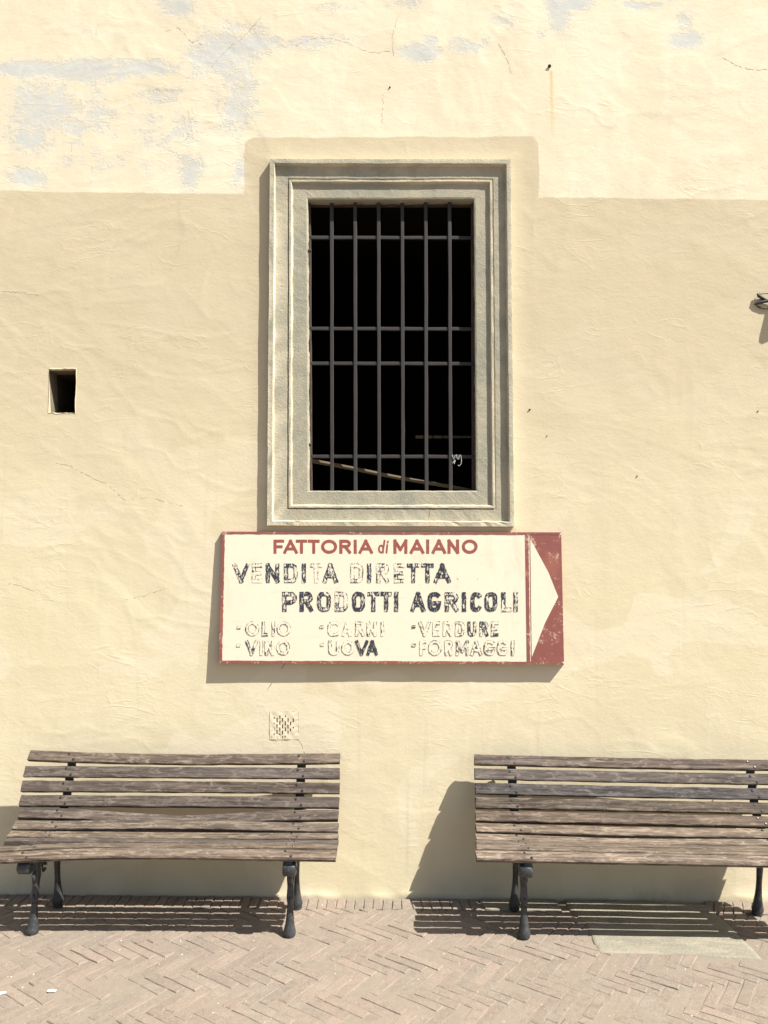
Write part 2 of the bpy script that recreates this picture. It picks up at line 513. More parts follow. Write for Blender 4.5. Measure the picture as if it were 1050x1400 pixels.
def mat_slab():
    n = NT('grey_stone_slab', .9, .15)
    geo = n.n('ShaderNodeNewGeometry'); c = geo.outputs['Position']
    a = n.noise(n.n('ShaderNodeMapping', {'Vector': c, 'Scale': (4, 14, 8)}).outputs[0], 1, 5, .65, .6)
    b = n.noise(c, 70, 4, .7); d = n.noise(c, 7, 4, .6)
    x = n.mix(n.step(a, .3, .7), (.19, .18, .143), (.27, .248, .192))
    x = n.mix(n.math('MULTIPLY', n.step(b, .56, .7), .6), x, (.38, .34, .265))
    x = n.mix(n.math('MULTIPLY', n.step(d, .55, .7), .4), x, (.225, .19, .145))
    n.color(x)
    n.bump(n.math('ADD', a, b), .9, .007)
    return n.m
M_SLAB = mat_slab()

# ---------------------------------------------------------------- building: wall, window, niche, vent
bld = empty('building', (0, 0, 0))
tag(bld, 'old cream plastered wall with flaking blue patches at the top and tan repainted lower half', 'building')

def lines(lo, hi, step, extra, outer):
    a = list(np.arange(lo, hi, step))
    for e in extra:
        k = int(np.argmin([abs(v - e) for v in a])); a[k] = e
    out = list(outer[0]) + a + list(outer[1])
    return np.array(sorted(out))

xs = lines(-2.75, 2.75, .0098, [n_l, n_r, v_l, v_r, h_l, h_r], ([-14, -11, -9, -7.5, -6, -5, -4.2, -3.6, -3.2, -3.0, -2.87, -2.8], [2.8, 2.87, 3, 3.2, 3.6, 4.2, 5, 6, 7.5, 9, 11, 14]))
zs = lines(-.06, 5.2, .0098, [n_t, n_b, v_t, v_b, h_t, h_b], ([-.4, -.15], [5.25, 5.32, 5.45, 5.7, 6.1, 6.6, 7.2, 8, 9]))
GX, GZ = np.meshgrid(xs, zs)
H = relief(GX, GZ)
nx, nz = len(xs), len(zs)
co = np.stack([GX, -H, GZ], -1).reshape(-1, 3).astype(np.float32)
ii, jj = np.meshgrid(np.arange(nx - 1), np.arange(nz - 1))
cxm = (xs[:-1] + xs[1:]) / 2; czm = (zs[:-1] + zs[1:]) / 2
CX, CZ = np.meshgrid(cxm, czm)
hole = ((CX > n_l) & (CX < n_r) & (CZ > n_b) & (CZ < n_t)) | ((CX > v_l) & (CX < v_r) & (CZ > v_b) & (CZ < v_t)) | ((CX > h_l) & (CX < h_r) & (CZ > h_b) & (CZ < h_t))
a = (jj * nx + ii)[~hole]
faces = np.stack([a, a + 1, a + nx + 1, a + nx], -1).astype(np.int32)
me = bpy.data.meshes.new('plaster_wall')
me.vertices.add(len(co)); me.vertices.foreach_set('co', co.ravel())
me.loops.add(faces.size); me.loops.foreach_set('vertex_index', faces.ravel())
me.polygons.add(len(faces)); me.polygons.foreach_set('loop_start', np.arange(0, faces.size, 4, dtype=np.int32))
me.polygons.foreach_set('use_smooth', np.ones(len(faces), dtype=bool))
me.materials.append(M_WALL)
peel = np.zeros_like(GX)
for (px, py, rx, ry, wt) in PEEL:
    c = at(px, py, 0); e = at(px + rx, py + ry, 0)
    q = ((GX - c.x) / (e.x - c.x)) ** 2 + ((GZ - c.z) / (c.z - e.z)) ** 2
    peel = np.maximum(peel, wt * np.exp(-q * .8))
rust = np.zeros_like(GX)
r0, r1 = P(753.5, 96), P(755.5, 190)
tt = np.clip((r0[1] - GZ) / (r0[1] - r1[1]), 0, 1.0)
rust = np.exp(-((GX - (r0[0] + (r1[0] - r0[0]) * tt)) / .008) ** 2) * (GZ < r0[1]) * (GZ > r1[1]) * (1 - tt) ** .5 * 1.2
damp = np.clip(np.exp(-np.maximum(GZ - .02, 0) / .07) * (.5 + .7 * fbm(GX * 3, GZ * 3, 55, 3)), 0, 1) * .9
for nm, arr in (('peel', peel), ('rust', rust), ('damp', damp)):
    at_ = me.attributes.new(nm, 'FLOAT', 'POINT'); at_.data.foreach_set('value', arr.ravel().astype(np.float32))
me.update(calc_edges=True); me.validate()
link('plaster_wall', me, bld)

# cracks: thin jagged dark seams lying in the plaster
mb = MB()
rc = random.Random(3)
for path in CRACKS:
    pts = []
    for i in range(len(path) - 1):
        (xa, ya), (xb, yb) = path[i], path[i + 1]
        L = max(2, int(math.hypot(xb - xa, yb - ya) / 3))
        for k in range(L):
            t = k / L
            pts.append((xa + (xb - xa) * t + rc.uniform(-.9, .9), ya + (yb - ya) * t + rc.uniform(-.9, .9)))
    pts.append(path[-1])
    W = [on_wall(px, py, .0005) for px, py in pts]
    for i in range(len(W) - 1):
        if rc.random() < .25: continue
        d = (W[i + 1] - W[i]); d.y = 0; d.normalize()
        nn = Vector((-d.z, 0, d.x)) * rc.choice((.0006, .0010, .0016))
        mb.add([W[i] - nn, W[i + 1] - nn * .7, W[i + 1] + nn * .7, W[i] + nn], [(0, 1, 2, 3)])
M_CRK = mat_plain('crack_dirt', (.36, .31, .235), .95, .2, 50, .05, 0)
tag(mb.build('crack', M_CRK, bld), kind='stuff')

# niche: a putlog hole left open in the wall
mb = MB()
ring = []
rr = random.Random(5)
def rect_ring(l, r, t, b, n=7):
    R = []
    for i in range(n): R.append((l, b + (t - b) * i / n))
    for i in range(n): R.append((l + (r - l) * i / n, t))
    for i in range(n): R.append((r, t - (t - b) * i / n))
    for i in range(n): R.append((r - (r - l) * i / n, b))
    return R
R0 = rect_ring(n_l, n_r, n_t, n_b)
N = len(R0)
cxn, czn = (n_l + n_r) / 2, (n_b + n_t) / 2
lay = []
jit = [rr.uniform(0, .006) for _ in R0]
for d, sc, tw in ((None, 1, 0), (-.001, .985, 0), (.02, .975, 1), (.12, .97, 1), (.45, .95, 1)):
    L = []
    for k, (x, z) in enumerate(R0):
        y = wallY(x, z) if d is None else (wallY(x, z) - .002 if d < 0 else d)
        s = sc - (jit[k] * 4 if tw else 0) * .8 - (jit[k] * 9 if d == -.001 else 0) - (.045 if tw else 0)
        xx = cxn + (x - cxn) * s; zz = czn + (z - czn) * s
        if tw and x < cxn: xx -= .014 * (z - n_b) / (n_t - n_b)
        L.append(Vector((xx, y, zz)))
    lay.append(L)
V = [v for L in lay for v in L]
F = []
for i in range(len(lay) - 1):
    for k in range(N):
        k2 = (k + 1) % N
        F.append((i * N + k, i * N + k2, (i + 1) * N + k2, (i + 1) * N + k))
F.append(tuple((len(lay) - 1) * N + k for k in range(N)))
mi = [0] * (2 * N) + [2] * N + [1] * N + [1]  # inner rings of the hole get darker stone, the deepest the darkest
o = link('wall_hole', mesh('wall_hole', V, F, [M_WALL, mat_plain('deep_hole_stone', (.06, .05, .038), .95, .3, 25, .05, .4), mat_plain('niche_stone', (.17, .145, .105), .95, .4, 30, .05, .6)], False, mi), bld)
tag(o, 'small square hole left open in the plaster')

# vent: a perforated plate
mb = MB()
cols = {325: [(510, 525), (590, 620)], 365: [(315, 340), (395, 412), (460, 505), (545, 575)], 407: [(325, 390), (415, 470), (500, 560), (590, 650)],
        448: [(290, 340), (370, 430), (460, 520), (545, 602), (632, 645)], 487: [(325, 385), (420, 480), (505, 565), (590, 650)], 526: [(290, 315), (370, 435), (460, 520), (580, 605)],
        565: [(330, 390), (425, 480), (515, 552), (622, 632)], 602: [(380, 435), (475, 520)], 640: [(330, 390), (452, 478)]}
vx = [v_l]; bands = []
for cx_, sl_ in cols.items():
    a0, _ = P(340 + (cx_ - 9) / 10.5, 990); a1, _ = P(340 + (cx_ + 8) / 10.5, 990)
    vx += [a0, a1]; bands.append((a0, a1, [(P(0, 950 + b / 10.5)[1], P(0, 950 + a / 10.5)[1]) for a, b in sl_]))
vx.append(v_r)
def vent_pt(x, z, d=0):
    return Vector((x, -.001 + .0015 * math.sin(x * 90) * math.cos(z * 80) + d, z))
for i in range(len(vx) - 1):
    x0, x1 = vx[i], vx[i + 1]
    slots = []
    for b in bands:
        if abs(b[0] - x0) < 1e-6: slots = sorted(b[2])
    z = v_b
    for (s0, s1) in slots + [(v_t, v_t)]:
        if s0 - z > 1e-5:
            k = max(1, int((s0 - z) / .02))
            for j in range(k):
                za, zb = z + (s0 - z) * j / k, z + (s0 - z) * (j + 1) / k
                mb.add([vent_pt(x0, za), vent_pt(x1, za), vent_pt(x1, zb), vent_pt(x0, zb)], [(0, 1, 2, 3)])
        if s1 > s0:
            c = [(x0, s0), (x1, s0), (x1, s1), (x0, s1)]
            for q in range(4):
                p, r_ = c[q], c[(q + 1) % 4]
                mb.add([vent_pt(*p), vent_pt(*r_), vent_pt(*r_, .012), vent_pt(*p, .012)], [(0, 1, 2, 3)])
        z = s1
vent = mb.build('vent_plate', M_WALL, bld)
mb = MB()
mb.add([(v_l - .01, .012, v_b - .01), (v_r + .01, .012, v_b - .01), (v_r + .01, .012, v_t + .01), (v_l - .01, .012, v_t + .01),
        (v_l - .01, .15, v_b - .01), (v_r + .01, .15, v_b - .01), (v_r + .01, .15, v_t + .01), (v_l - .01, .15, v_t + .01)],
       [(4, 5, 6, 7), (0, 1, 5, 4), (1, 2, 6, 5), (2, 3, 7, 6), (3, 0, 4, 7)])
mb.build('vent_duct', M_DARK, vent)
# plaster rim overlapping the plate edge
mb = MB()
Rv = rect_ring(v_l, v_r, v_t, v_b, 9)
cxv, czv = (v_l + v_r) / 2, (v_t + v_b) / 2
n_ = len(Rv)
V = []
for k, (x, z) in enumerate(Rv):
    u = Vector((cxv - x, 0, czv - z)); ul = u.length; u.normalize()
    jw = rr.uniform(.004, .010) + (.022 if (x < cxv - .02 and z < czv + .02) else 0) * rr.uniform(.6, 1)
    V += [Vector((x, wallY(x, z) - .0003, z)), Vector((x, wallY(x, z) - .0012, z)) + u * jw * .6, Vector((x, .001, z)) + u * jw]
F = []
for k in range(n_):
    k2 = (k + 1) % n_
    F += [(3 * k, 3 * k2, 3 * k2 + 1, 3 * k + 1), (3 * k + 1, 3 * k2 + 1, 3 * k2 + 2, 3 * k + 2)]
link('vent_rim', mesh('vent_rim', V, F, M_WALL, True), vent)

# window surround: moulded stone, mitred at the corners
oc = [P(*q) for q in FR_OUT]; ic = [P(*q) for q in FR_IN]
PROF = [(0, -.010), (0, .030), (.005, .0355), (.118, .0365), (.130, .035), (.146, .0135), (.156, .012), (.470, .012), (.483, .005), (.500, .005), (.515, .0155), (.565, .0155), (.580, .012), (.602, .001), (.62, .0005), (.965, .0005), (1.0, -.002), (1.0, -.02), (1.0, -.06), (1.0, -.10)]
WASH = [.4, .5, .35, .1, .5, .6, .2, .05, .0, .0, .4, .5, .5, .3, .05, .05, .35, .1, 0, 0]
V = []; F = []; wash = []
SEG = (46, 70, 46, 70)
ringlen = sum(SEG)
def frame_pt(s, side, t):
    a, b = oc[side], oc[(side + 1) % 4]; c, d = ic[side], ic[(side + 1) % 4]
    ox, oz = a[0] + (b[0] - a[0]) * t, a[1] + (b[1] - a[1]) * t
    jx, jz = c[0] + (d[0] - c[0]) * t, c[1] + (d[1] - c[1]) * t
    return ox + (jx - ox) * s, oz + (jz - oz) * s
for pi_, (s, p) in enumerate(PROF):
    for side in range(4):
        for k in range(SEG[side]):
            x, z = frame_pt(s, side, k / SEG[side])
            key = pi_ * .37
            n1 = float(vnoise(np.array([x * 14 + key]), np.array([z * 14 - key]), 70)[0]); n2 = float(vnoise(np.array([x * 45]), np.array([z * 45 + key * 3]), 71)[0])
            n0 = float(vnoise(np.array([x * 2.5 + side * 5]), np.array([z * 2.5]), 72)[0])
            am = (.0019 if p > -.05 else .004) * min(1, 6 * min(k / SEG[side], 1 - k / SEG[side]) + .1)
            off = am * (n1 * .8 + n2 * .7)
            u = (1, 0) if side in (1, 3) else (0, 1)
            chip = 0
            if pi_ in (2, 3) and n2 > .6 and side == 2: chip = -.004
            V.append(Vector((x + u[0] * (off + .0012 * n0), -(p + .0007 * n2 + .0008 * n0 + chip), z + u[1] * (off + .0012 * n0) + 0)))
            wv = WASH[pi_] + (.35 if side in (2,) and pi_ < 6 else 0) + (.2 if side == 3 and pi_ < 8 else 0)
            wash.append(min(1, max(0, wv * (1.1 + 1.2 * n1))))
for i in range(len(PROF) - 1):
    for k in range(ringlen):
        k2 = (k + 1) % ringlen
        F.append((i * ringlen + k, i * ringlen + k2, (i + 1) * ringlen + k2, (i + 1) * ringlen + k))
fm = mesh('window_surround', V, F, M_STONE)
A = fm.attributes.new('wash', 'FLOAT', 'POINT'); A.data.foreach_set('value', wash)
win = link('window', fm, bld)
tag(win, 'moulded grey stone window surround')
# seams in the sill
M_SEAM = mat_plain('seam_dirt', (.16, .15, .12), .95, .2, 40, .05, 0)
for seam in ([(586, 688), (588, 697), (587, 706), (590, 719)], [(461, 690), (462, 700), (464, 709)], [(532, 222), (533, 229)]):
    W = [at(px, py, -.0375 if py > 708 or py < 230 else -.0145) for px, py in seam]
    mb = MB()
    for i in range(len(W) - 1):
        mb.add([W[i] + Vector((-.0008, 0, 0)), W[i + 1] + Vector((-.0008, 0, 0)), W[i + 1] + Vector((.0008, 0, 0)), W[i] + Vector((.0008, 0, 0))], [(0, 1, 2, 3)])
    mb.build('seam', M_SEAM, win)

# dark room behind the window
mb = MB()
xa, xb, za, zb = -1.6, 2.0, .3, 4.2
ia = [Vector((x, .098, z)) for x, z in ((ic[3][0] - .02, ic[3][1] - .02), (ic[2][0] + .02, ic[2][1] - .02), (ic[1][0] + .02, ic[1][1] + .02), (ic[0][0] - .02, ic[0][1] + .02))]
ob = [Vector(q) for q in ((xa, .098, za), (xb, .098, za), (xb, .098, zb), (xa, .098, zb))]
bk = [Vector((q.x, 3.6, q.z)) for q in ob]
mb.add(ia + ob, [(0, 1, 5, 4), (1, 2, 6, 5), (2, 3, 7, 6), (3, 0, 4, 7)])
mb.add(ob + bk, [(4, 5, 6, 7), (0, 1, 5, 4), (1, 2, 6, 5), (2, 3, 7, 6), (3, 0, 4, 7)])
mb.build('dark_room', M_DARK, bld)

# window bars
BY = .052
def bar_between(p, q, hw, hd, name, mat=M_BAR, vertical=True):
    mb = MB()
    n = 14
    rb = random.Random(int(p.x * 1e4) ^ int(p.z * 1e4))
    u = Vector((hw, 0, 0)) if vertical else Vector((0, 0, hw))
    c = []
    for i in range(n + 1):
        t = i / n
        m = p.lerp(q, t) + Vector((rb.uniform(-.0007, .0007), 0, rb.uniform(-.0007, .0007)))
        f = 1 + rb.uniform(-.07, .07)
        c.append([m - u * f + Vector((0, -hd * .75, 0)), m - u * f * .75 + Vector((0, -hd, 0)), m + u * f * .75 + Vector((0, -hd, 0)), m + u * f + Vector((0, -hd * .75, 0)), m + u * f + Vector((0, hd, 0)), m - u * f + Vector((0, hd, 0))])
    V = [v for r in c for v in r]; F = []
    for i in range(n):
        for k in range(6):
            k2 = (k + 1) % 6
            F.append((i * 6 + k, i * 6 + k2, i * 6 + 6 + k2, i * 6 + 6 + k))
    F += [tuple(range(6)), tuple(n * 6 + k for k in range(6))]
    mb.add(V, F)
    return mb.build(name, mat, win)
for x0, x1 in ((453.5, 454), (485.5, 486), (517.5, 518.5), (550, 551), (582, 583), (614.5, 616)):
    bar_between(at(x0, 268, BY), at(x1, 676, BY), .0102, .009, 'bar')
for y in (325, 449.5, 497, 624):
    bar_between(at(417, y, BY + .0045), at(655, y + .6, BY + .0045), .0098, .0075, 'crossbar', vertical=False)
M_RUSTB = mat_iron('rusty_brown_iron', (.045, .03, .022), .8, (.08, .06, .045))
bar_between(at(415, 281, BY + .03), at(655, 281, BY + .03), .009, .01, 'crossbar', M_RUSTB, False)
bar_between(at(423.5, 265, BY + .012), at(425.5, 678, BY + .012), .006, .015, 'side_bar', M_RUSTB)
bar_between(at(646.5, 265, BY + .012), at(648, 678, BY + .012), .012, .012, 'side_bar', M_RUSTB)
for (px, py) in ((423, 343), (423, 608)):
    mb = MB(); c = at(px, py, .012)
    mb.tube([c + Vector((-.012, 0, .0)), c + Vector((.012, 0, 0))], [(.010, .010), (.010, .012)], 8, side=Vector((0, 0, 1)))
    mb.build('hinge_pin', M_RUSTB, win)

# things leaning behind the bars
M_POLE = mat_plain('pale_old_wood', (.11, .085, .055), .85, .3, 12, .15, .4)
mb = MB()
a_, b_ = at(419, 629, .115), at(656, 673.5, .13)
L_ = []
for i in range(13):
    t = i / 12
    L_.append(a_.lerp(b_, t) + Vector((0, 0, .002 * math.sin(t * 9))))
mb.tube(L_, [(.012, .0135 - .002 * i / 12) for i in range(13)], 6, side=Vector((0, 1, 0)))
tag(mb.build('wooden_pole', M_POLE, None, False, a_), 'thin pale wooden pole lying slanted behind the window bars', 'pole')
mb = MB()
y0 = .42
for (xa_, xb_) in ((568, 578.5), (581, 590), (592.5, 604), (606, 617), (618.5, 630), (632, 643)):
    p, q = at(xa_, 598.5, y0), at(xb_, 597, y0)
    mb.box((p + q) / 2, ((q.x - p.x) / 2, .012, .0095 - (xa_ - 568) * .00005))
mb.box((at(568, 598.4, y0 + .008) + at(645, 597, y0 + .008)) / 2, ((at(645, 597, y0).x - at(568, 598, y0).x) / 2, .006, .004))
tag(mb.build('wooden_rack', M_POLE, None, False, at(568, 598, y0)), 'short pale notched batten in the dark behind the right bars', 'batten')
mb = MB()
def wire_path(pts, r, Y, mbx):
    W = [at(px, py, Y) for px, py in pts]
    mbx.tube(W, r, 5, side=Vector((0, 1, 0)))
wire_path([(618, 622), (621, 629), (622, 623), (624, 621.5), (625, 627), (627, 628), (628, 622), (630, 622), (631, 629), (630.5, 634), (628, 637), (626, 636)], .0014, BY - .012, mb)
wire_path([(619, 633), (621, 630), (622.5, 629), (621, 634)], .002, BY - .012, mb)
tag(mb.build('wire_twist', mat_plain('bright_wire', (.6, .6, .58), .5, .1, 30, .5, 0), None, False, at(620, 630, BY)), 'twisted loop of pale wire tied to the lowest window crossbar', 'wire')

# ---------------------------------------------------------------- ground and paving
def gz(x, y):
    d = -y
    s = min(1, max(0, d / .15))
    return -.005 * x - .010 * max(0, x - .7) * s
def gz_np(x, y):
    s = np.clip(-y / .15, 0, 1)
    return -.005 * np.clip(x, -6, 6) - .010 * np.clip(x - .7, 0, 4) * s
gxs = np.array([-900, -300, -100, -40, -20, -10, -7, -5, -4, -3.5] + list(np.arange(-3.4, 3.41, .012)) + [3.5, 4, 5, 7, 10, 20, 40, 100, 300, 900])
gys = np.array([-1500, -600, -200, -80, -40, -20, -12, -8, -6, -5, -4, -3.2, -2.7, -2.4] + list(np.arange(-2.36, .05, .012)) + [.1, .6, 3])
A_, B_ = np.meshgrid(gxs, gys)
nearm = (np.abs(A_) < 3.42) & (B_ > -2.38)
G = gz_np(A_, B_) - np.where(nearm, .0026 + .0016 * fbm(A_ * 6, B_ * 6, 80, 2) + .0014 * fbm(A_ * 40, B_ * 40, 84, 2), .0015) - np.where(B_ > -.165, .005, 0) - np.where(B_ > -.035, .022, 0)
co = np.stack([A_, B_, G], -1).reshape(-1, 3).astype(np.float32)
ii, jj = np.meshgrid(np.arange(len(gxs) - 1), np.arange(len(gys) - 1))
a = (jj * len(gxs) + ii).ravel()
faces = np.stack([a, a + 1, a + len(gxs) + 1, a + len(gxs)], -1).astype(np.int32)
me = bpy.data.meshes.new('ground')
me.vertices.add(len(co)); me.vertices.foreach_set('co', co.ravel())
me.loops.add(faces.size); me.loops.foreach_set('vertex_index', faces.ravel())
me.polygons.add(len(faces)); me.polygons.foreach_set('loop_start', np.arange(0, faces.size, 4, dtype=np.int32))
me.polygons.foreach_set('use_smooth', np.ones(len(faces), dtype=bool))
me.materials.append(M_GROUND); me.update(calc_edges=True)
tag(link('ground', me), kind='structure')

rb = random.Random(21)
def brick_mesh(poly, mbx=None, h=.04, ch=.0035, jit=.002, seg=.075):
    """poly: convex outline (x, y) counter-clockwise; returns verts and faces of one worn brick, top at z = 0"""
    pts = []
    n = len(poly)
    for i in range(n):
        a, b = Vector(poly[i]), Vector(poly[(i + 1) % n])
        L = (b - a).length
        k = max(1, int(round(L / seg)))
        for j in range(k):
            pts.append(a.lerp(b, j / k) + Vector((rb.uniform(-jit, jit), rb.uniform(-jit, jit))))
    c = sum(pts, Vector((0, 0))) / len(pts)
    m = len(pts)
    V = []
    for p in pts:
        r = (c - p).normalized()
        c2 = ch * rb.uniform(.6, 2.0)
        V.append(Vector((p.x + r.x * c2 * 1.3, p.y + r.y * c2 * 1.3, rb.uniform(-.0006, .0004))))
    for p in pts: V.append(Vector((p.x, p.y, -ch * rb.uniform(.9, 1.6))))
    for p in pts: V.append(Vector((p.x, p.y, -h)))
    F = [tuple(range(m))]
    for k in range(m):
        k2 = (k + 1) % m
        F.append((m + k, m + k2, k2, k)); F.append((2 * m + k, 2 * m + k2, m + k2, m + k))
    return V, F
def clip(poly, nx_, ny_, c):
    """keep nx*x + ny*y <= c"""
    out = []
    n = len(poly)
    for i in range(n):
        a, b = poly[i], poly[(i + 1) % n]
        da, db = nx_ * a[0] + ny_ * a[1] - c, nx_ * b[0] + ny_ * b[1] - c
        if da <= 0: out.append(a)
        if (da < 0) != (db < 0) and abs(da - db) > 1e-9:
            t = da / (da - db); out.append((a[0] + (b[0] - a[0]) * t, a[1] + (b[1] - a[1]) * t))
    return out
def area(p):
    return abs(sum(p[i][0] * p[(i + 1) % len(p)][1] - p[(i + 1) % len(p)][0] * p[i][1] for i in range(len(p)))) / 2

BW, BL = .0545, .218
NB = 4
GAP = .0042
ang = math.radians(-35)
ca, sa = math.cos(ang), math.sin(ang)
def toW(u, v):
    return (u * ca - v * sa + .013, u * sa + v * ca - .02)
slabs = [[at_floor(x, y, -.006) for x, y in ((817, 1302), (930, 1303.5), (1043, 1308), (1003, 1268), (968, 1236), (880, 1231.5), (771, 1230.5), (779, 1244), (800, 1262), (808, 1279))],
         [at_floor(x, y, -.004) for x, y in ((664, 1243), (768, 1245), (760, 1229.5), (655, 1229.5))]]
def inside(p, poly):
    c = False
    n = len(poly)
    for i in range(n):
        a, b = poly[i], poly[i - 1]
        if (a.y > p[1]) != (b.y > p[1]) and p[0] < (b.x - a.x) * (p[1] - a.y) / (b.y - a.y) + a.x: c = not c
    return c
EDGE_D = .158
items = []
for i in range(-60, 61):
    for j in range(-40, 41):
        for typ in (0, 1):
            u0 = i + NB * j; v0 = i - NB * j
            if typ == 0: r = (u0, u0 + NB, v0, v0 + 1)
            else: r = (u0 + NB, u0 + NB + 1, v0 + 1 - NB, v0 + 1)
            ww = BL / NB
            cu, cv = (r[0] + r[1]) / 2 * ww, (r[2] + r[3]) / 2 * ww
            X_, Y_ = toW(cu, cv)
            if abs(X_) > 3.4 or Y_ > -.1 or Y_ < -2.35: continue
            if any(inside((X_, Y_), s) for s in slabs): continue
            items.append((X_, Y_, typ, cu, cv))
pav = empty('pavement', (0, 0, 0))
tag(pav, kind='structure')
variants = []
for k in range(10):
    g = GAP * rb.uniform(.4, .8)
    V, F = brick_mesh([(-BL / 2 + g, -BW / 2 + g), (BL / 2 - g, -BW / 2 + g), (BL / 2 - g, BW / 2 - g), (-BL / 2 + g, BW / 2 - g)])
    variants.append(mesh('brick', V, F, M_BRICK))
full = []; cut = []
for it in items:
    X_, Y_, typ, cu, cv = it
    aa = ang + (math.pi / 2 if typ else 0)
    dy = abs(math.sin(aa)) * BL / 2 + abs(math.cos(aa)) * BW / 2
    (cut if Y_ + dy > -EDGE_D else full).append((X_, Y_, aa))
def vis(b):
    px, py = project((b[0], b[1], 0))
    return -20 < px < 1070 and py < 1412
seen = sorted([b for b in full if vis(b)], key=lambda b: b[1])
print('bricks in view', len(seen), 'all', len(full))
single = seen[:299]; sset = set(single)
for (X_, Y_, aa) in single:
    o = bpy.data.objects.new('brick', rb.choice(variants))
    COL.objects.link(o); o.parent = pav
    o.location = (X_ + rb.uniform(-.0015, .0015), Y_ + rb.uniform(-.0015, .0015), gz(X_, Y_) + rb.gauss(0, .0016))
    o.rotation_euler = (rb.gauss(0, .009), rb.gauss(0, .005), aa + rb.gauss(0, .012) + rb.choice((0, math.pi)))
    o.scale = (rb.uniform(.985, 1.0), rb.uniform(.97, 1.02), 1)
V_, F_, R_ = [], [], []
def put_brick(poly, z0, tilt=.005):
    V, F = brick_mesh(poly)
    b = len(V_); tx, ty = rb.gauss(0, tilt), rb.gauss(0, tilt)
    c = sum(V, Vector()) / len(V); r = rb.random(); dz = rb.gauss(0, .001)
    for v in V:
        V_.append(Vector((v.x, v.y, v.z + z0 + dz + (v.x - c.x) * tx + (v.y - c.y) * ty))); R_.append(r)
    for f in F: F_.append(tuple(b + q for q in f))
def brick_poly(X_, Y_, aa, g=.0022):
    c, s = math.cos(aa), math.sin(aa)
    return [(X_ + u * c - v * s, Y_ + u * s + v * c) for u, v in ((-BL / 2 + g, -BW / 2 + g), (BL / 2 - g, -BW / 2 + g), (BL / 2 - g, BW / 2 - g), (-BL / 2 + g, BW / 2 - g))]
for b in full:
    if b not in sset: put_brick(brick_poly(*b), gz(b[0], b[1]))
for b in cut:
    pl = clip(brick_poly(*b), 0, 1, -EDGE_D - .002)
    if len(pl) >= 3 and area(pl) > .0007: put_brick(pl, gz(b[0], b[1]))
me = mesh('brick_field', V_, F_, M_BRICK)
A = me.attributes.new('rnd', 'FLOAT', 'POINT'); A.data.foreach_set('value', R_)
tag(link('brick_field', me, pav), kind='stuff')

# edging course: bricks on end along the wall foot
edg = empty('brick_edging', (0, 0, 0)); tag(edg, kind='structure')
x = -3.3
while x < 3.3:
    wd = rb.uniform(.048, .056)
    xc = x + wd / 2
    px, py = project((xc, -.08, 0))
    if not (655 < px < 775 or (771 < px < 966)):
        lean = .0 if px < 950 else -.055
        if 560 < px < 650: lean = .012
        yb0 = -.030 + rb.uniform(-.003, .003) if 415 < px < 800 else -.018
        V, F = brick_mesh([(-wd / 2 + .002 + lean, -EDGE_D + .004), (wd / 2 - .002 + lean, -EDGE_D + .004 + rb.uniform(-.004, .004)), (wd / 2 - .002, yb0), (-wd / 2 + .002, yb0)], ch=.003, seg=.06)
        if abs(px - 525) < 545:
            o = link('brick', mesh('brick', V, F, M_BRICK), edg, (xc, 0, gz(xc, -.08) + rb.gauss(0, .001)))
            o.rotation_euler = (rb.gauss(0, .006), rb.gauss(0, .008), 0)
        else:
            o = link('brick', mesh('brick', V, F, M_BRICK), edg, (xc, 0, gz(xc, -.08)))
    x += wd

# stone slabs set among the bricks
def slab(poly, name, z, label):
    pts = []
    n = len(poly)
    for i in range(n):
        a, b = poly[i], poly[(i + 1) % n]
        k = max(1, int((b - a).length / .03))
        for j in range(k): pts.append(a.lerp(b, j / k) + Vector((rb.uniform(-.003, .003), rb.uniform(-.003, .003), 0)))
    c = sum(pts, Vector()) / len(pts)
    m = len(pts); V = []
    rings = (1.0, .985, .93, .8, .6, .4, .2)
    for ri, f in enumerate(rings):
        for p in pts:
            q = c + (p - c) * f
            hz = gz(q.x, q.y) + z + (-.006 if ri == 0 else 0) + (.0022 * float(fbm(np.array([q.x * 5]), np.array([q.y * 9]), 90, 2)[0]) if ri > 0 else 0)
            V.append(Vector((q.x, q.y, hz)))
    V.append(Vector((c.x, c.y, gz(c.x, c.y) + z)))
    base = len(V)
    for p in pts: V.append(Vector((p.x, p.y, gz(p.x, p.y) - .05)))
    F = []
    for r in range(len(rings) - 1):
        for k in range(m):
            k2 = (k + 1) % m
            F.append((r * m + k, r * m + k2, (r + 1) * m + k2, (r + 1) * m + k))
    for k in range(m):
        k2 = (k + 1) % m
        F.append(((len(rings) - 1) * m + k, (len(rings) - 1) * m + k2, base - 1)); F.append((base + k, base + k2, k2, k))
    return link(name, mesh(name, V, F, M_SLAB, True), pav)
slab(slabs[0], 'stone_slab', .0035, '')
slab(slabs[1], 'stone_slab', .0015, '')

# ---------------------------------------------------------------- benches
SLAT = [(.041, .779, .077, .734), (.087, .716, .114, .664), (.122, .648, .147, .595), (.154, .582, .184, .533), (.192, .523, .233, .483),
        (.242, .477, .293, .450), (.307, .445, .364, .435), (.379, .435, .436, .441), (.449, .441, .506, .442), (.522, .439, .574, .415)]
TH = .025
def slat_frame(i):
    d0, z0, d1, z1 = SLAT[i]
    c = Vector((0, -(d0 + d1) / 2, (z0 + z1) / 2))
    t = Vector((0, -(d1 - d0), z1 - z0)); wd = t.length; t.normalize()
    nrm = Vector((0, t.z, -t.y))            # outward, up and to the front
    if nrm.y > 0 and i < 6: nrm = -nrm
    if i >= 6 and nrm.z < 0: nrm = -nrm
    return c, t, nrm, wd

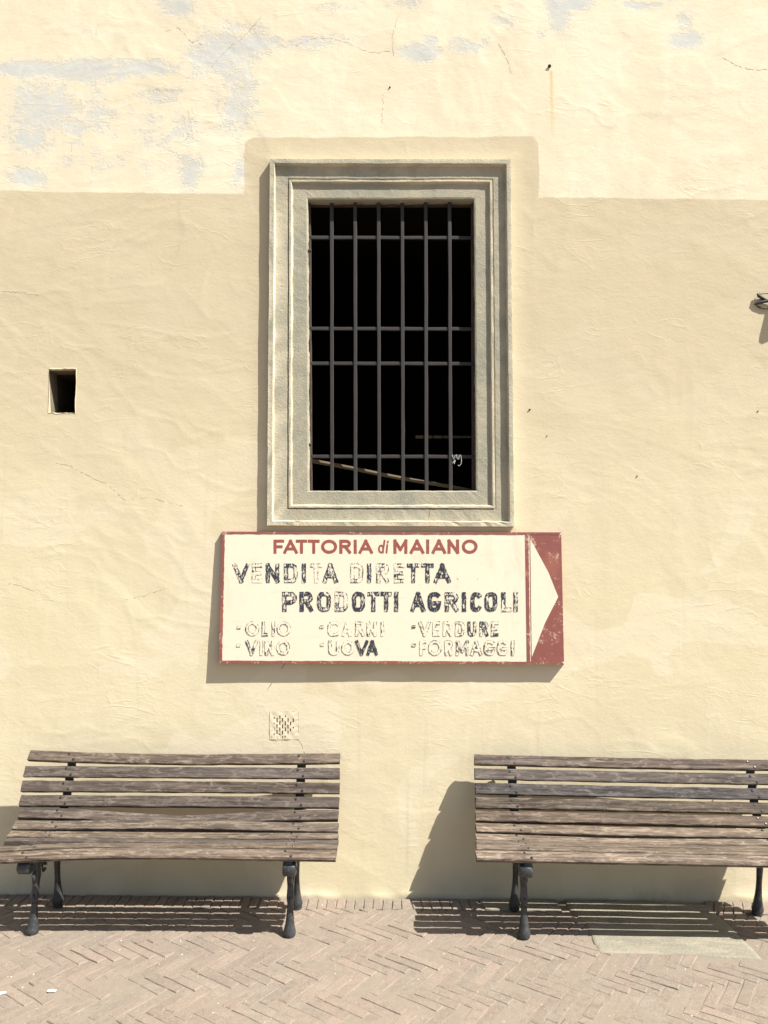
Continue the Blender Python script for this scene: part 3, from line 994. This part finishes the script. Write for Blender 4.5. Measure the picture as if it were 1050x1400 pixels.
def bolt_mesh():
    mb = MB()
    R = [(0.0072, 0), (.0072, .0015), (.0050, .0038)]
    V = []
    for r, h in R:
        for k in range(7):
            a = 2 * math.pi * k / 7; V.append(Vector((r * math.cos(a), r * math.sin(a), h)))
    F = [tuple(14 + k for k in range(7))]
    for i in range(2):
        for k in range(7): F.append((i * 7 + k, i * 7 + (k + 1) % 7, i * 7 + 7 + (k + 1) % 7, i * 7 + 7 + k))
    return mesh('bolt', V, F, M_BOLT)
BOLT = bolt_mesh()

def make_bench(origin, roll, label, fx, x0, x1, warp, seed, top_shift=(0, 0), tints=None):
    """origin: ground point; fx: X of the two iron frames; x0(i), x1(i): slat ends; warp(i, u) -> (dz, dy)"""
    R = random.Random(seed)
    root = empty('bench', origin)
    root.rotation_euler = (0, roll, 0)
    tag(root, label, 'bench')
    root['group'] = 'slatted wooden benches along the wall'
    for i in range(10):
        c, t, nrm, wd = slat_frame(i)
        a, b = x0(i), x1(i)
        n = 44
        wd2 = wd / 2 - .0004; th = TH * R.uniform(.94, 1.04) * (1.25 if i in (2, 3, 4, 5) else 1)
        cham = .0035
        prof = [(-wd2, -th + cham), (-wd2, -cham), (-wd2 + cham, 0), (0, .0006), (wd2 - cham, 0), (wd2, -cham), (wd2, -th + cham), (wd2 - cham, -th), (-wd2 + cham, -th)]
        if i == 9: prof[4] = (wd2 - .007, -.0005); prof[5] = (wd2, -.008)
        V = []
        k_ = len(prof)
        ph = R.uniform(0, 9)
        for s in range(n + 1):
            u = s / n
            x = a + (b - a) * u
            dz, dy = warp(i, u)
            for q, (pt, pn) in enumerate(prof):
                jt = .0007 * math.sin(u * 31 + q * 1.7 + ph) + .0005 * math.sin(u * 77 + q * 2.9 + ph * 2) + R.uniform(-.0003, .0003)
                ex = R.uniform(-.002, .002) if s in (0, n) else 0
                V.append(Vector((x + ex, 0, 0)) + c + t * (pt + (jt if abs(pt) > .01 else 0)) + nrm * (pn + jt * .6) + Vector((0, dy, dz)))
        F = []
        for s in range(n):
            for q in range(k_):
                q2 = (q + 1) % k_
                F.append((s * k_ + q, s * k_ + q2, (s + 1) * k_ + q2, (s + 1) * k_ + q))
        F.append(tuple(reversed(range(k_)))); F.append(tuple(n * k_ + q for q in range(k_)))
        mid = Vector(((a + b) / 2, c.y, c.z))
        me = mesh('slat', rel(V, mid), F, M_WOOD)
        sl_ = link('slat', me, root, mid)
        sl_.color = (*tints[i], 1)
        rotq = nrm.to_track_quat('Z', 'X')
        for f in fx:
            for sgn in (-1, 1):
                bx = f + sgn * .0155 + top_shift[fx.index(f)] * (1 - i / 9)
                u = (bx - a) / (b - a)
                dz, dy = warp(i, u)
                pos = Vector((bx, 0, 0)) + c + t * (sgn * wd * .26) + nrm * .0003 + Vector((0, dy, dz)) - mid
                bo = link('bolt', BOLT, sl_, pos + nrm * R.uniform(-.001, .0006))
                bo.rotation_euler = rotq.to_euler()
    for fi, f in enumerate(fx):
        # iron strap behind the slats
        pts = []
        for i in range(10):
            c, t, nrm, wd = slat_frame(i)
            wz, wy = warp(i, .87 if fi else .13)
            for s in (-.45, .45):
                pts.append(c + t * (s * wd) - nrm * (TH * (1.25 if i in (2, 3, 4, 5) else 1) + .009) + Vector((0, wy, wz)))
        pts = pts[:-1]
        mb = MB()
        ts = [top_shift[fi] * (1 - k / 19) for k in range(len(pts))]
        mb.tube([Vector((f + ts[k], p.y, p.z)) for k, p in enumerate(pts)], [(.024 * (1 if k < 12 else 1), .0068) for k in range(len(pts))], 8)
        # stiffening rib
        mb.tube([Vector((f + ts[k], p.y, p.z)) + Vector((0, .008 if k < 11 else 0, -.002 if k < 11 else -.010)) for k, p in enumerate(pts)], (.005, .009), 6)
        strap = mb.build('back_support', M_BLACK, root, True)
        # scroll boss under the front slat, side arcs
        mb = MB()
        side = -1 if fi == 0 else 1
        sd = -.010 if f < 0 else .006
        c = Vector((f + sd, -.53, .352))
        mb.tube([c + Vector((-.032, 0, 0)), c + Vector((-.027, 0, 0)), c + Vector((.027, 0, 0)), c + Vector((.032, 0, 0))], [(.030, .030), (.036, .036), (.036, .036), (.030, .030)], 16, side=Vector((0, 0, 1)))
        mb.tube([c + Vector((-.034, 0, 0)), c + Vector((.034, 0, 0))], [(.010, .010), (.010, .010)], 10, side=Vector((0, 0, 1)))
        mb.tube([Vector((f, -.55, .375)), Vector((f, -.50, .405)), Vector((f, -.44, .402)), Vector((f, -.40, .395))], [(.022, .012), (.022, .012), (.02, .010), (.02, .010)], 8)
        mb.build('scroll', M_IRON, root, True)
        # ornate brace between the legs
        mb = MB()
        def arc(cy, cz, r, a0, a1, th_=.007, n=12):
            mb.tube([Vector((f, cy + r * math.cos(a0 + (a1 - a0) * k / n), cz + r * math.sin(a0 + (a1 - a0) * k / n))) for k in range(n + 1)], [(.011, th_ * (1 - .3 * abs(k / n - .5))) for k in range(n + 1)], 6)
        arc(-.31, .36, .045, 0, 1.75 * math.pi)
        arc(-.40, .345, .036, math.pi, -.7 * math.pi)
        arc(-.235, .365, .034, .2, 1.7 * math.pi)
        arc(-.315, .21, .115, .25 * math.pi, .78 * math.pi, .009)
        arc(-.36, .285, .024, 0, 1.8 * math.pi, .006)
        mb.tube([Vector((f, -.44, .400)), Vector((f, -.34, .412)), Vector((f, -.2, .40))], [(.017, .008)] * 3, 8)
        for yy, zz in ((-.31, .36), (-.40, .345), (-.235, .365)):
            mb.tube([Vector((f - .014, yy, zz)), Vector((f + .014, yy, zz))], [(.011, .011), (.011, .011)], 8, side=Vector((0, 0, 1)))
        mb.build('brace', M_IRON, root, True)
        # front leg
        def leg(path, name):
            # smooth the path with Catmull-Rom
            P_ = [(Vector((f + q[3] if len(q) > 3 else f, -q[0], q[1])), q[2]) for q in path]
            pts, rad = [], []
            for k in range(len(P_) - 1):
                p0 = P_[max(k - 1, 0)]; p1 = P_[k]; p2 = P_[k + 1]; p3 = P_[min(k + 2, len(P_) - 1)]
                for j in range(4):
                    t = j / 4
                    def cr(a, b, c_, d): return .5 * ((2 * b) + (c_ - a) * t + (2 * a - 5 * b + 4 * c_ - d) * t * t + (3 * b - a - 3 * c_ + d) * t ** 3)
                    pts.append(cr(p0[0], p1[0], p2[0], p3[0]))
                    rad.append((max(.003, cr(p0[1][0], p1[1][0], p2[1][0], p3[1][0])), max(.003, cr(p0[1][1], p1[1][1], p2[1][1], p3[1][1]))))
            pts.append(P_[-1][0]); rad.append(P_[-1][1])
            mb = MB(); mb.tube(pts, rad, 12)
            return mb
        mb = leg([(.44, .405, (.014, .022)), (.425, .37, (.0145, .026)), (.43, .32, (.016, .024)), (.432, .27, (.0205, .026)), (.436, .225, (.017, .021)), (.440, .172, (.0195, .022)), (.443, .150, (.0155, .017)),
                  (.444, .13, (.0155, .016)), (.448, .09, (.0185, .0185)), (.452, .05, (.0235, .024)), (.454, .028, (.029, .029)), (.455, .012, (.031, .031)), (.455, .002, (.029, .029)), (.455, -.004, (.027, .027))], 'leg')
        # knuckle above the ankle and the acanthus lobe
        mb.tube([Vector((f + .001, -.458, .185)), Vector((f + .001, -.468, .166)), Vector((f + .001, -.462, .145))], [(.006, .006), (.0135, .013), (.006, .005)], 10)
        mb.tube([Vector((f, -.44, .31)), Vector((f, -.463, .28)), Vector((f, -.455, .24))], [(.008, .006), (.012, .010), (.008, .006)], 8)
        mb.tube([Vector((f, -.41, .30)), Vector((f, -.392, .27)), Vector((f, -.412, .235))], [(.008, .006), (.012, .010), (.006, .005)], 8)
        mb.build('leg', M_IRON, root, True)
        mb = leg([(.19, .46, (.014, .018)), (.20, .42, (.014, .022)), (.205, .36, (.015, .022)), (.197, .30, (.0165, .022)), (.19, .25, (.0165, .018)), (.18, .17, (.0145, .015)), (.172, .11, (.0175, .018)),
                  (.165, .06, (.024, .025)), (.160, .028, (.031, .032)), (.158, .012, (.028, .028)), (.158, .002, (.028, .028)), (.158, -.004, (.026, .026))], 'leg')
        mb.tube([Vector((f, -.195, .33)), Vector((f, -.222, .30)), Vector((f, -.20, .26))], [(.006, .006), (.011, .010), (.006, .005)], 8)
        mb.build('leg', M_IRON, root, True)
    return root

def bump_(u, c, s): return math.exp(-((u - c) / s) ** 2)
def lean(fn, o0, o1):
    def g(i, u):
        dz, dy = fn(i, u)
        q = (o0 + (o1 - o0) * u) * (1 - i / 9) ** 2
        return dz + .27 * q, dy - q
    return g
def warpL(i, u):
    m = 4 * u * (1 - u)
    if i == 0: return (.006 - .013 * m * (1 if u < .6 else .8) + .004 * (1 - u), 0)
    if i == 1: return (.001, 0)
    if i == 2: return (.003 * m, 0)
    if i == 3: return (.001 * m, 0)
    if i == 4: return (.006 - .037 * bump_(u, .5, .26), .008 * m)
    if i == 5: return (-.002 + .011 * bump_(u, .5, .30) , 0)
    if i == 6: return (.002 - .003 * m, 0)
    if i == 7: return (.001 * math.sin(u * 7), 0)
    if i == 8: return (-.018 * bump_(u, -.05, .22) + .002 * math.sin(u * 9), -.02 * bump_(u, 0, .2))
    return (-.017 * bump_(u, -.05, .22) + .006 * bump_(u, .5, .3), -.022 * bump_(u, 0, .2))
def warpR(i, u):
    m = 4 * u * (1 - u)
    if i == 0: return (-.004 * m, 0)
    if i in (1, 2): return (-.002 * m, 0)
    if i == 5: return (-.006 * m, 0)
    if i == 6: return (-.011 * bump_(u, .42, .3), 0)
    if i == 7: return (-.005 * m, 0)
    if i == 8: return (-.004 * m, 0)
    return (0, 0)
def sx(px, i, off=0.0):
    """X of a slat end seen at photo column px"""
    d = (SLAT[i][0] + SLAT[i][2]) / 2 + off * (1 - i / 9) ** 2
    return at(px, 1030 + 14 * i, -d).x
OL = Vector((-1.15, 0, gz(-1.15, -.3) + .004))
make_bench(OL, .005, 'left worn slatted bench whose lower back slat sags and whose seat front droops',
           (-1.773 + 1.15, -.494 + 1.15),
           lambda i: sx([38.5, 32.5, 29, 27, 26, 19, 13, 9, -7, -16][i], i, .095) + 1.15,
           lambda i: sx([463.5, 463.5, 463.5, 463, 462, 462, 462, 461.8, 460.5, 458.8][i], i, .055) + 1.15, lean(warpL, .095, .055), 4, (.045, .012), [(1, .97, .95), (1, 1, 1), (.9, .88, .86), (.82, .82, .84), (.98, .95, .92), (1.12, 1.08, 1.02), (1.15, 1.12, 1.05), (1.0, .98, .95), (1.1, 1.06, 1.0), (1.3, 1.24, 1.15)])
ORr = Vector((1.34, 0, gz(1.34, -.3) + .0055))
make_bench(ORr, .0165, 'right worn slatted bench over the grey stone slab, cut off by the picture edge',
           (.668 - 1.34, 1.96 - 1.34),
           lambda i: sx([645.3, 646.2, 647.3, 647.9, 648, 648.5, 648.6, 648.6, 649, 649][i], i, .03) - 1.34,
           lambda i: [2.165, 2.168, 2.162, 2.17, 2.175, 2.19, 2.21, 2.235, 2.25, 2.255][i] - 1.34, lean(warpR, .03, .085), 9, (-.01, -.015), [(1.05, 1.02, 1.02), (1.0, 1.03, 1.08), (.82, .88, .98), (.92, .90, .86), (1.15, 1.04, .9), (1.35, 1.3, 1.2), (1.45, 1.42, 1.32), (1.3, 1.26, 1.15), (1.4, 1.34, 1.2), (1.55, 1.46, 1.34)])

# ---------------------------------------------------------------- sign
sgn_c = at(536, 817, -.03)
sign = empty('sign', sgn_c)
tag(sign, 'long cream farm shop sign with red border and white arrow pointing right under the window', 'sign')
def sY(py): return -(.024 + (.040 - .024) * (py - 727) / 181.0)
def sp(px, py, out=0.0): return at(px, py, sY(py) - out)
C = [(303.5, 727), (767.5, 728), (771.5, 908), (299.5, 906.5)]
mb = MB()
def lerp2(a, b, t): return (a[0] + (b[0] - a[0]) * t, a[1] + (b[1] - a[1]) * t)
top = [lerp2(C[0], C[1], k / 24) for k in range(25)]; bot = [lerp2(C[3], C[2], k / 24) for k in range(25)]
for k in range(24):
    mb.add([sp(*bot[k]), sp(*bot[k + 1]), sp(*top[k + 1]), sp(*top[k])], [(0, 1, 2, 3)])
bk = [at(px, py, -.004) for px, py in C]
fr = [sp(*c) for c in C]
for k in range(4):
    k2 = (k + 1) % 4
    mb.add([fr[k], fr[k2], bk[k2], bk[k]], [(0, 1, 2, 3)], 1)
mb.add(bk, [(0, 1, 2, 3)], 1)
mb.build('panel', [M_FACE, M_RED], sign, False, None).location = (0, 0, 0)
def reparent_fix(o):
    o.matrix_parent_inverse = Matrix.Translation(-sgn_c)
    return o
for ch in sign.children: reparent_fix(ch)
rs = random.Random(8)
def strip(pts0, pts1, name, mat, out=.0015, n=60):
    """strip between two photo polylines with worn wobbly inner edge"""
    mb = MB(); Va = []; 
    for k in range(n + 1):
        t = k / n
        a = lerp2(pts0[0], pts0[1], t); b = lerp2(pts1[0], pts1[1], t)
        j = rs.uniform(-.35, .35)
        b = (b[0] + (j if abs(pts0[0][0] - pts1[0][0]) > 2 else 0), b[1] + (j if abs(pts0[0][1] - pts1[0][1]) > 2 else 0))
        Va.append((a, b))
    for k in range(n):
        a, b = Va[k]; c, d = Va[k + 1]
        mb.add([sp(*a, out), sp(*c, out), sp(*d, out), sp(*b, out)], [(0, 1, 2, 3)])
        mb.add([sp(*b, out), sp(*d, out), sp(*d, 0), sp(*b, 0)], [(0, 1, 2, 3)])
        mb.add([sp(*a, out), sp(*c, out), sp(*c, 0), sp(*a, 0)], [(0, 1, 2, 3)])
    return reparent_fix(mb.build(name, mat, sign))
strip(((303.3, 726.8), (767.7, 727.8)), ((307.5, 730), (764, 731)), 'border', M_RED)
strip(((299.2, 906.8), (771.7, 908.3)), ((303, 903.2), (768, 904.6)), 'border', M_RED)
strip(((303.3, 726.8), (299.2, 906.8)), ((307.6, 730), (303.6, 903.2)), 'border', M_RED)
strip(((717.8, 730.3), (720.3, 904.3)), ((722.6, 730.3), (724.8, 904.3)), 'divider', M_RED, .0012)
def flat(px, name, mat, out):
    mb = MB(); mb.add([sp(*q, out) for q in px], [tuple(range(len(px)))])
    return reparent_fix(mb.build(name, mat, sign))
flat([(723.9, 731), (767.4, 731), (771.2, 904.6), (726.0, 904.6)], 'arrow_ground', M_RED, .0006)
flat([(725.0, 737.5), (729, 744), (750, 783), (763.2, 816), (745, 852), (727.0, 898.5)], 'arrow', M_FACE, .0012)
for ch in [c for c in sign.children if c.name.startswith('arrow')]: pass

# lettering, drawn as brush strokes
def ell(cx, cy, rx, ry, a0, a1, n=14):
    return [(cx + rx * math.cos(math.radians(a0 + (a1 - a0) * k / n)), cy + ry * math.sin(math.radians(a0 + (a1 - a0) * k / n))) for k in range(n + 1)]
def sq(cx, cy, rx, ry, a0, a1, n=16, e=.62):
    out = []
    for k in range(n + 1):
        a = math.radians(a0 + (a1 - a0) * k / n); c, s = math.cos(a), math.sin(a)
        out.append((cx + rx * math.copysign(abs(c) ** e, c), cy + ry * math.copysign(abs(s) ** e, s)))
    return out
GL = {
 'F': [[(0, 0), (0, 1)], [(0, 1), (1, 1)], [(0, .5), (.8, .5)]],
 'A': [[(0, 0), (.5, 1)], [(.5, 1), (1, 0)], [(.2, .3), (.8, .3)]],
 'T': [[(0, 1), (1, 1)], [(.5, 1), (.5, 0)]],
 'O': [ell(.5, .5, .5, .5, 0, 360, 26)],
 'R': [[(0, 0), (0, 1)], [(0, 1), (.6, 1)] + ell(.6, .76, .38, .24, 90, -90, 10)[1:] + [(0, .52)], [(.5, .5), (1, 0)]],
 'I': [[(.5, 0), (.5, 1)]],
 'M': [[(0, 0), (0, 1)], [(0, 1), (.5, .25)], [(.5, .25), (1, 1)], [(1, 1), (1, 0)]],
 'N': [[(0, 0), (0, 1)], [(0, 1), (1, 0)], [(1, 0), (1, 1)]],
 'V': [[(0, 1), (.5, 0)], [(.5, 0), (1, 1)]],
 'E': [[(0, 0), (0, 1)], [(0, 1), (1, 1)], [(0, .5), (.85, .5)], [(0, 0), (1, 0)]],
 'D': [[(0, 0), (0, 1)], [(0, 1), (.45, 1)] + sq(.45, .5, .55, .5, 90, -90, 12)[1:] + [(0, 0)]],
 'P': [[(0, 0), (0, 1)], [(0, 1), (.6, 1)] + ell(.6, .73, .4, .27, 90, -90, 10)[1:] + [(0, .46)]],
 'G': [sq(.5, .5, .5, .5, 50, 330, 20) + [(1, .42)], [(1, .42), (.55, .42)]],
 'C': [sq(.5, .5, .5, .5, 45, 315, 20)],
 'L': [[(0, 1), (0, 0)], [(0, 0), (1, 0)]],
 'U': [[(0, 1), (0, .3)] + ell(.5, .3, .5, .3, 180, 360, 10)[1:] + [(1, 1)]],
 'Q': [sq(.5, .5, .5, .5, 0, 360, 26)],          # the squarish O of the black lines
 'd': [ell(.42, .3, .36, .3, 0, 360, 14), [(1.0, 1.0), (.72, 0)]],
 'i': [[(.62, .62), (.40, 0)], [(.74, .86), (.78, .93)]],
 '.': [[(0, .5), (1, .5)]],
}
zc = [0]
def word(text, spans, ytop, ybot, wpx, mat, wears, slope=0.0, name='lettering', rough=.25):
    V, F, E_, W_ = [], [], [], []
    for ch, (xa, xb), wr in zip(text, spans, wears):
        hw = wpx / 2
        xl, xr = xa + hw, xb - hw
        if ch == 'A' or ch == 'V': xl, xr = xa + hw * .9, xb - hw * .9
        yt, yb = ytop + hw, ybot - hw
        if ch == '.': yt, yb = ytop + 2, ytop + 2; 
        for st in GL[ch]:
            zc[0] += 1
            pts = [(xl + (xr - xl) * u, (ybot - hw) - (ybot - ytop - 2 * hw) * v + slope * (xa - 500)) for u, v in st]
            if ch == 'i' : pts = [(x_, y_) for x_, y_ in pts]
            P2 = []
            for k in range(len(pts) - 1):           # subdivide and wobble
                a, b = Vector(pts[k]), Vector(pts[k + 1]); m = max(1, int((b - a).length / 3))
                for j in range(m): P2.append(a.lerp(b, j / m))
            P2.append(Vector(pts[-1]))
            closed = (P2[0] - P2[-1]).length < .2 and len(P2) > 6
            # extend open ends by half a stroke (square brush ends)
            d0 = (P2[0] - P2[1]).normalized(); d1 = (P2[-1] - P2[-2]).normalized()
            if not closed: P2[0] = P2[0] + d0 * hw; P2[-1] = P2[-1] + d1 * hw
            base = len(V); n = len(P2)
            ph = rs.uniform(0, 6)
            for k in range(n):
                if closed: t = (P2[1] - P2[-2]) if k in (0, n - 1) else (P2[k + 1] - P2[k - 1])
                else: t = P2[min(k + 1, n - 1)] - P2[max(k - 1, 0)]
                t.normalize(); nn = Vector((-t.y, t.x))
                cosm = 1.0
                if 0 < k < n - 1:
                    ta = (P2[k] - P2[k - 1]).normalized(); cosm = max(.6, abs(Vector((-ta.y, ta.x)).dot(nn)))
                ww = hw / cosm
                j1, j2 = (rs.uniform(-rough, rough), rs.uniform(-rough, rough)) if not (closed and k in (0, n - 1)) else (0, 0)
                out = .0020 + zc[0] * .000012
                for e, q in ((1, -1), (0, 0), (1, 1)):
                    p = P2[k] + nn * (q * ww + (j1 if q < 0 else j2) * abs(q))
                    V.append(sp(p.x, p.y, out - .0014)); E_.append(e); W_.append(wr)
            for k in range(n - 1):
                b0 = base + 3 * k
                F.append((b0, b0 + 1, b0 + 4, b0 + 3)); F.append((b0 + 1, b0 + 2, b0 + 5, b0 + 4))
    me = mesh(name, V, F, mat)
    A = me.attributes.new('edge', 'FLOAT', 'POINT'); A.data.foreach_set('value', [float(e) for e in E_])
    A = me.attributes.new('wear', 'FLOAT', 'POINT'); A.data.foreach_set('value', [float(e) for e in W_])
    return reparent_fix(link(name, me, sign))

w_ = lambda n, v: [v] * n
word('FATTORIA', [(374, 388.5), (387.5, 407), (404.5, 420), (421, 437), (439, 461), (464, 480), (483.5, 488), (490.5, 509.8)], 737.8, 757, 4.1, M_TRED, w_(8, .12), rough=.12)
word('di', [(516.5, 527), (525.5, 532.5)], 738, 756.5, 2.4, M_TRED, w_(2, .1), rough=.1)
word('MAIANO', [(538, 557), (560.5, 580), (582.6, 587), (590.5, 609.8), (612, 627.8), (631.5, 653)], 737.5, 757, 4.1, M_TRED, w_(6, .12), rough=.12)
word('VENDITA', [(318.5, 340.5), (344.5, 358.5), (363.5, 382), (388.5, 407), (412.4, 418.8), (424, 440.5), (441.5, 461.8)], 770.3, 797, 5.6, M_TBLK, [.44, .56, .42, .46, .40, .62, .46], rough=.45)
word('DIRETTA', [(479, 496.5), (502, 507.5), (514.5, 532), (539, 553), (556.5, 573.5), (576, 593), (593.5, 616)], 770.3, 797, 5.6, M_TBLK, [.56, .46, .56, .60, .44, .42, .38], rough=.45)
word('PRQDQTTI', [(386, 406), (409.5, 428), (433.5, 452.5), (457.8, 476), (481.3, 499), (502.5, 518.8), (520.5, 535.5), (538.8, 545)], 809, 836.3, 5.8, M_TBLK, [.44, .38, .44, .54, .38, .44, .46, .38], rough=.45)
word('AGRICQLI', [(561.8, 581.4), (584.7, 603), (608.2, 627), (631.6, 637.4), (643.2, 659), (662.6, 680), (685.6, 699.3), (702.8, 707.8)], 809.5, 836.3, 5.8, M_TBLK, [.40, .34, .46, .36, .34, .38, .48, .46], rough=.45)
word('OLIO', [(335.5, 354.5), (358, 367), (371.5, 376), (378.5, 397.6)], 849.6, 869.8, 4.2, M_TBLK, [.66, .58, .60, .64], rough=.4)
word('CARNI', [(448, 465.4), (468, 481), (486, 498.5), (501.7, 515.2), (520.8, 525)], 849.6, 869.8, 4.2, M_TBLK, [.68, .88, .62, .66, .66], rough=.4)
word('VERDURE', [(572.6, 588.5), (592, 602), (606, 618.5), (622.7, 635.2), (639.3, 651.6), (655.8, 668), (671.8, 682)], 849.6, 869.8, 4.2, M_TBLK, [.6, .68, .80, .62, .42, .46, .54], rough=.4)
word('VINO', [(336, 352.5), (355.5, 359.5), (362.3, 375), (378.3, 396.3)], 875.3, 895.8, 4.2, M_TBLK, [.5, .8, .72, .66], rough=.4)
word('UOVA', [(449.2, 464), (467, 484.5), (485.8, 503.5), (501.3, 516.6)], 875.3, 895.8, 4.2, M_TBLK, [.70, .74, .36, .36], rough=.4)
word('FORMAGGI', [(573.8, 583.8), (585.6, 604.2), (608.3, 619), (623.7, 641), (643.8, 659), (661.8, 677), (680, 694.6), (698.8, 703.5)], 875.3, 896, 4.2, M_TBLK, [.72, .64, .66, .52, .64, .60, .64, .6], rough=.4)
for bx, by in ((327, 860), (440, 859), (566, 858.7), (326.3, 884), (441, 883), (566, 884)):
    word('.', [(bx - 2.9, bx + 2.6)], by - 4.2, by + .3, 4.0, M_TBLK, [.5 if bx > 330 else .62], name='bullet', rough=.3)

# wire hanging below the sign
mb = MB()
W = [at(390, 905.5, -.047), at(388.5, 909, -.050), at(385, 914, -.045), at(387, 911, -.04), at(389, 907, -.035)]
mb.tube(W, .0016, 5, side=Vector((0, 1, 0)))
tag(mb.build('wire_hook', M_BLACK, None, True, W[0]), 'short bent dark wire hook below the bottom edge of the sign', 'wire hook')

# ---------------------------------------------------------------- nails, lamp, small debris
def nail(px, py, r, label, L=.02):
    mb = MB(); c = on_wall(px, py)
    mb.tube([c + Vector((0, .01, 0)), c + Vector((0, -L * .6, -.001)), c + Vector((0, -L * .65, -.001)), c + Vector((0, -L, -.002))], [(r * .7, r * .7), (r * .7, r * .7), (r, r), (r * .9, r * .9)], 8)
    tag(mb.build('nail', M_BLACK, None, False, c), label, 'nail')
nail(751, 91, .0105, 'large dark nail high on the wall with a rust streak running down from it', .009)
nail(533, 119.5, .0055, 'small dark nail stub in the plaster straight above the window', .004)
nail(724, 560, .006, 'dark nail just right of the window surround at mid height', .004)
nail(747.7, 595.7, .0035, 'tiny nail right of the window, below the larger nail by the surround', .003)
nail(871, 650.7, .0045, 'small nail in the plain plaster well right of the window, above the sign arrow level', .003)
nail(1036, 562, .0045, 'small nail near the right edge below the lantern', .003)

lamp_c = on_wall(1085, 400)
lamp = empty('wall_lantern', lamp_c)
tag(lamp, 'dark iron wall lantern bracket at the right edge, scrolled tip in view', 'lantern')
def fixl(o):
    o.matrix_parent_inverse = Matrix.Translation(-lamp_c); return o
mb = MB()
def pth(L): return [at(px, py, -y) for px, py, y in L]
mb.tube(pth([(1035, 401.5, .012), (1037, 404, .016), (1041, 407, .013), (1047, 410, .011), (1058, 414, .011), (1080, 412, .03)]), [.003, .0085, .0095, .008, .007, .006], 8, side=Vector((0, 1, 0)))
mb.tube(pth([(1037, 402.5, .010), (1044, 401.5, .010), (1060, 401, .010), (1085, 404, .02)]), .0025, 6, side=Vector((0, 1, 0)))
mb.tube(pth([(1036, 406.5, .010), (1038.5, 404, .012), (1038, 401.0, .010)]), .0035, 6, side=Vector((0, 1, 0)))
fixl(mb.build('scroll', M_BLACK, lamp, True))
mb = MB()
mb.tube(pth([(1031.5, 416.5, .006), (1036, 414.5, .008), (1043, 412.5, .011), (1052, 411, .012), (1070, 413, .02)]), [(.003, .003), (.007, .007), (.009, .009), (.009, .010), (.008, .008)], 8, side=Vector((0, 1, 0)))
mb.tube(pth([(1034, 417.5, .004), (1038, 420, .005), (1044, 421.5, .006), (1056, 421.5, .006)]), [.002, .004, .004, .004], 6, side=Vector((0, 1, 0)))
fixl(mb.build('leaf', M_BLACK, lamp, True))
mb = MB()     # lantern body: tapering box with roof, beyond the frame
lc = at(1098, 382, -.072)
for (z0, z1, r0, r1, mi_) in ((-.045, .06, .052, .030, 0),):
    V = []
    for z, r in ((z0, r0), (z1, r1)):
        for k in range(12):
            a_ = 2 * math.pi * k / 12; V.append(lc + Vector((r * math.cos(a_), r * .75 * math.sin(a_), z)))
    F = [(k, (k + 1) % 12, 12 + (k + 1) % 12, 12 + k) for k in range(12)] + [tuple(reversed(range(12))), tuple(12 + k for k in range(12))]
    mb.add(V, F)
mb.box(at(1100, 400, -.02), (.03, .02, .05))
fixl(mb.build('lamp_shade', M_BLACK, lamp))

def pebble(px, py, r, name, label, cat, mat, flat_=.35):
    c = at_floor(px, py, 0); c.z = gz(c.x, c.y) + r * flat_ * .5
    V = []; R = random.Random(int(px * 7 + py))
    for j, (rr_, zz) in enumerate(((.4, -1), (1, -.2), (.9, .4), (.4, 1))):
        for k in range(7):
            a_ = 2 * math.pi * k / 7 + j * .3
            q = rr_ * R.uniform(.75, 1.15)
            V.append(Vector((r * q * math.cos(a_), r * .6 * q * math.sin(a_), r * flat_ * zz * .5)))
    F = [tuple(reversed(range(7))), tuple(21 + k for k in range(7))]
    for j in range(3):
        for k in range(7): F.append((j * 7 + k, j * 7 + (k + 1) % 7, j * 7 + 7 + (k + 1) % 7, j * 7 + 7 + k))
    o = link(name, mesh(name, V, F, mat), None, c)
    o.rotation_euler = (0, 0, R.uniform(-.3, .5))
    tag(o, label, cat)
M_PAPER = mat_plain('white_scrap', (.78, .76, .70), .8, .1, 40, .2, .2)
M_LEAF = mat_plain('dry_leaf', (.13, .07, .05), .8, .3, 40, .2, .3)
pebble(70, 1358, .021, 'paper_scrap', 'small white paper scrap on the pavement at lower left', 'paper scrap', M_PAPER, .3)
pebble(2, 1361, .018, 'paper_scrap', 'white scrap on the pavement at the very left edge of the picture', 'paper scrap', M_PAPER, .3)
pebble(465, 1222.5, .024, 'brick_shard', 'dark red brick shard lying at the wall foot between the benches', 'brick shard', M_LEAF, .6)

# scattered grit on the pavement
V_, F_ = [], []
rg = random.Random(31)
for _ in range(1500):
    x = rg.uniform(-2.3, 2.3); y = -rg.uniform(.02, 1.35)
    r = rg.uniform(.0008, .0026) if rg.random() < .93 else rg.uniform(.003, .005)
    z = gz(x, y) + r * .3 - .0006
    b = len(V_); a0 = rg.uniform(0, 6)
    for k in range(4):
        V_.append(Vector((x + r * rg.uniform(.7, 1.4) * math.cos(a0 + k * 1.57), y + r * math.sin(a0 + k * 1.57), z - r * .5)))
    V_.append(Vector((x + rg.uniform(-.3, .3) * r, y, z + r * .5)))
    F_ += [(b, b + 1, b + 4), (b + 1, b + 2, b + 4), (b + 2, b + 3, b + 4), (b + 3, b, b + 4)]
tag(link('grit', mesh('grit', V_, F_, mat_plain('pale_grit', (.50, .45, .36), .95, .35, 9, .1, 0))), 'pale sandy grit scattered over the brick pavement', 'grit', kind='stuff')
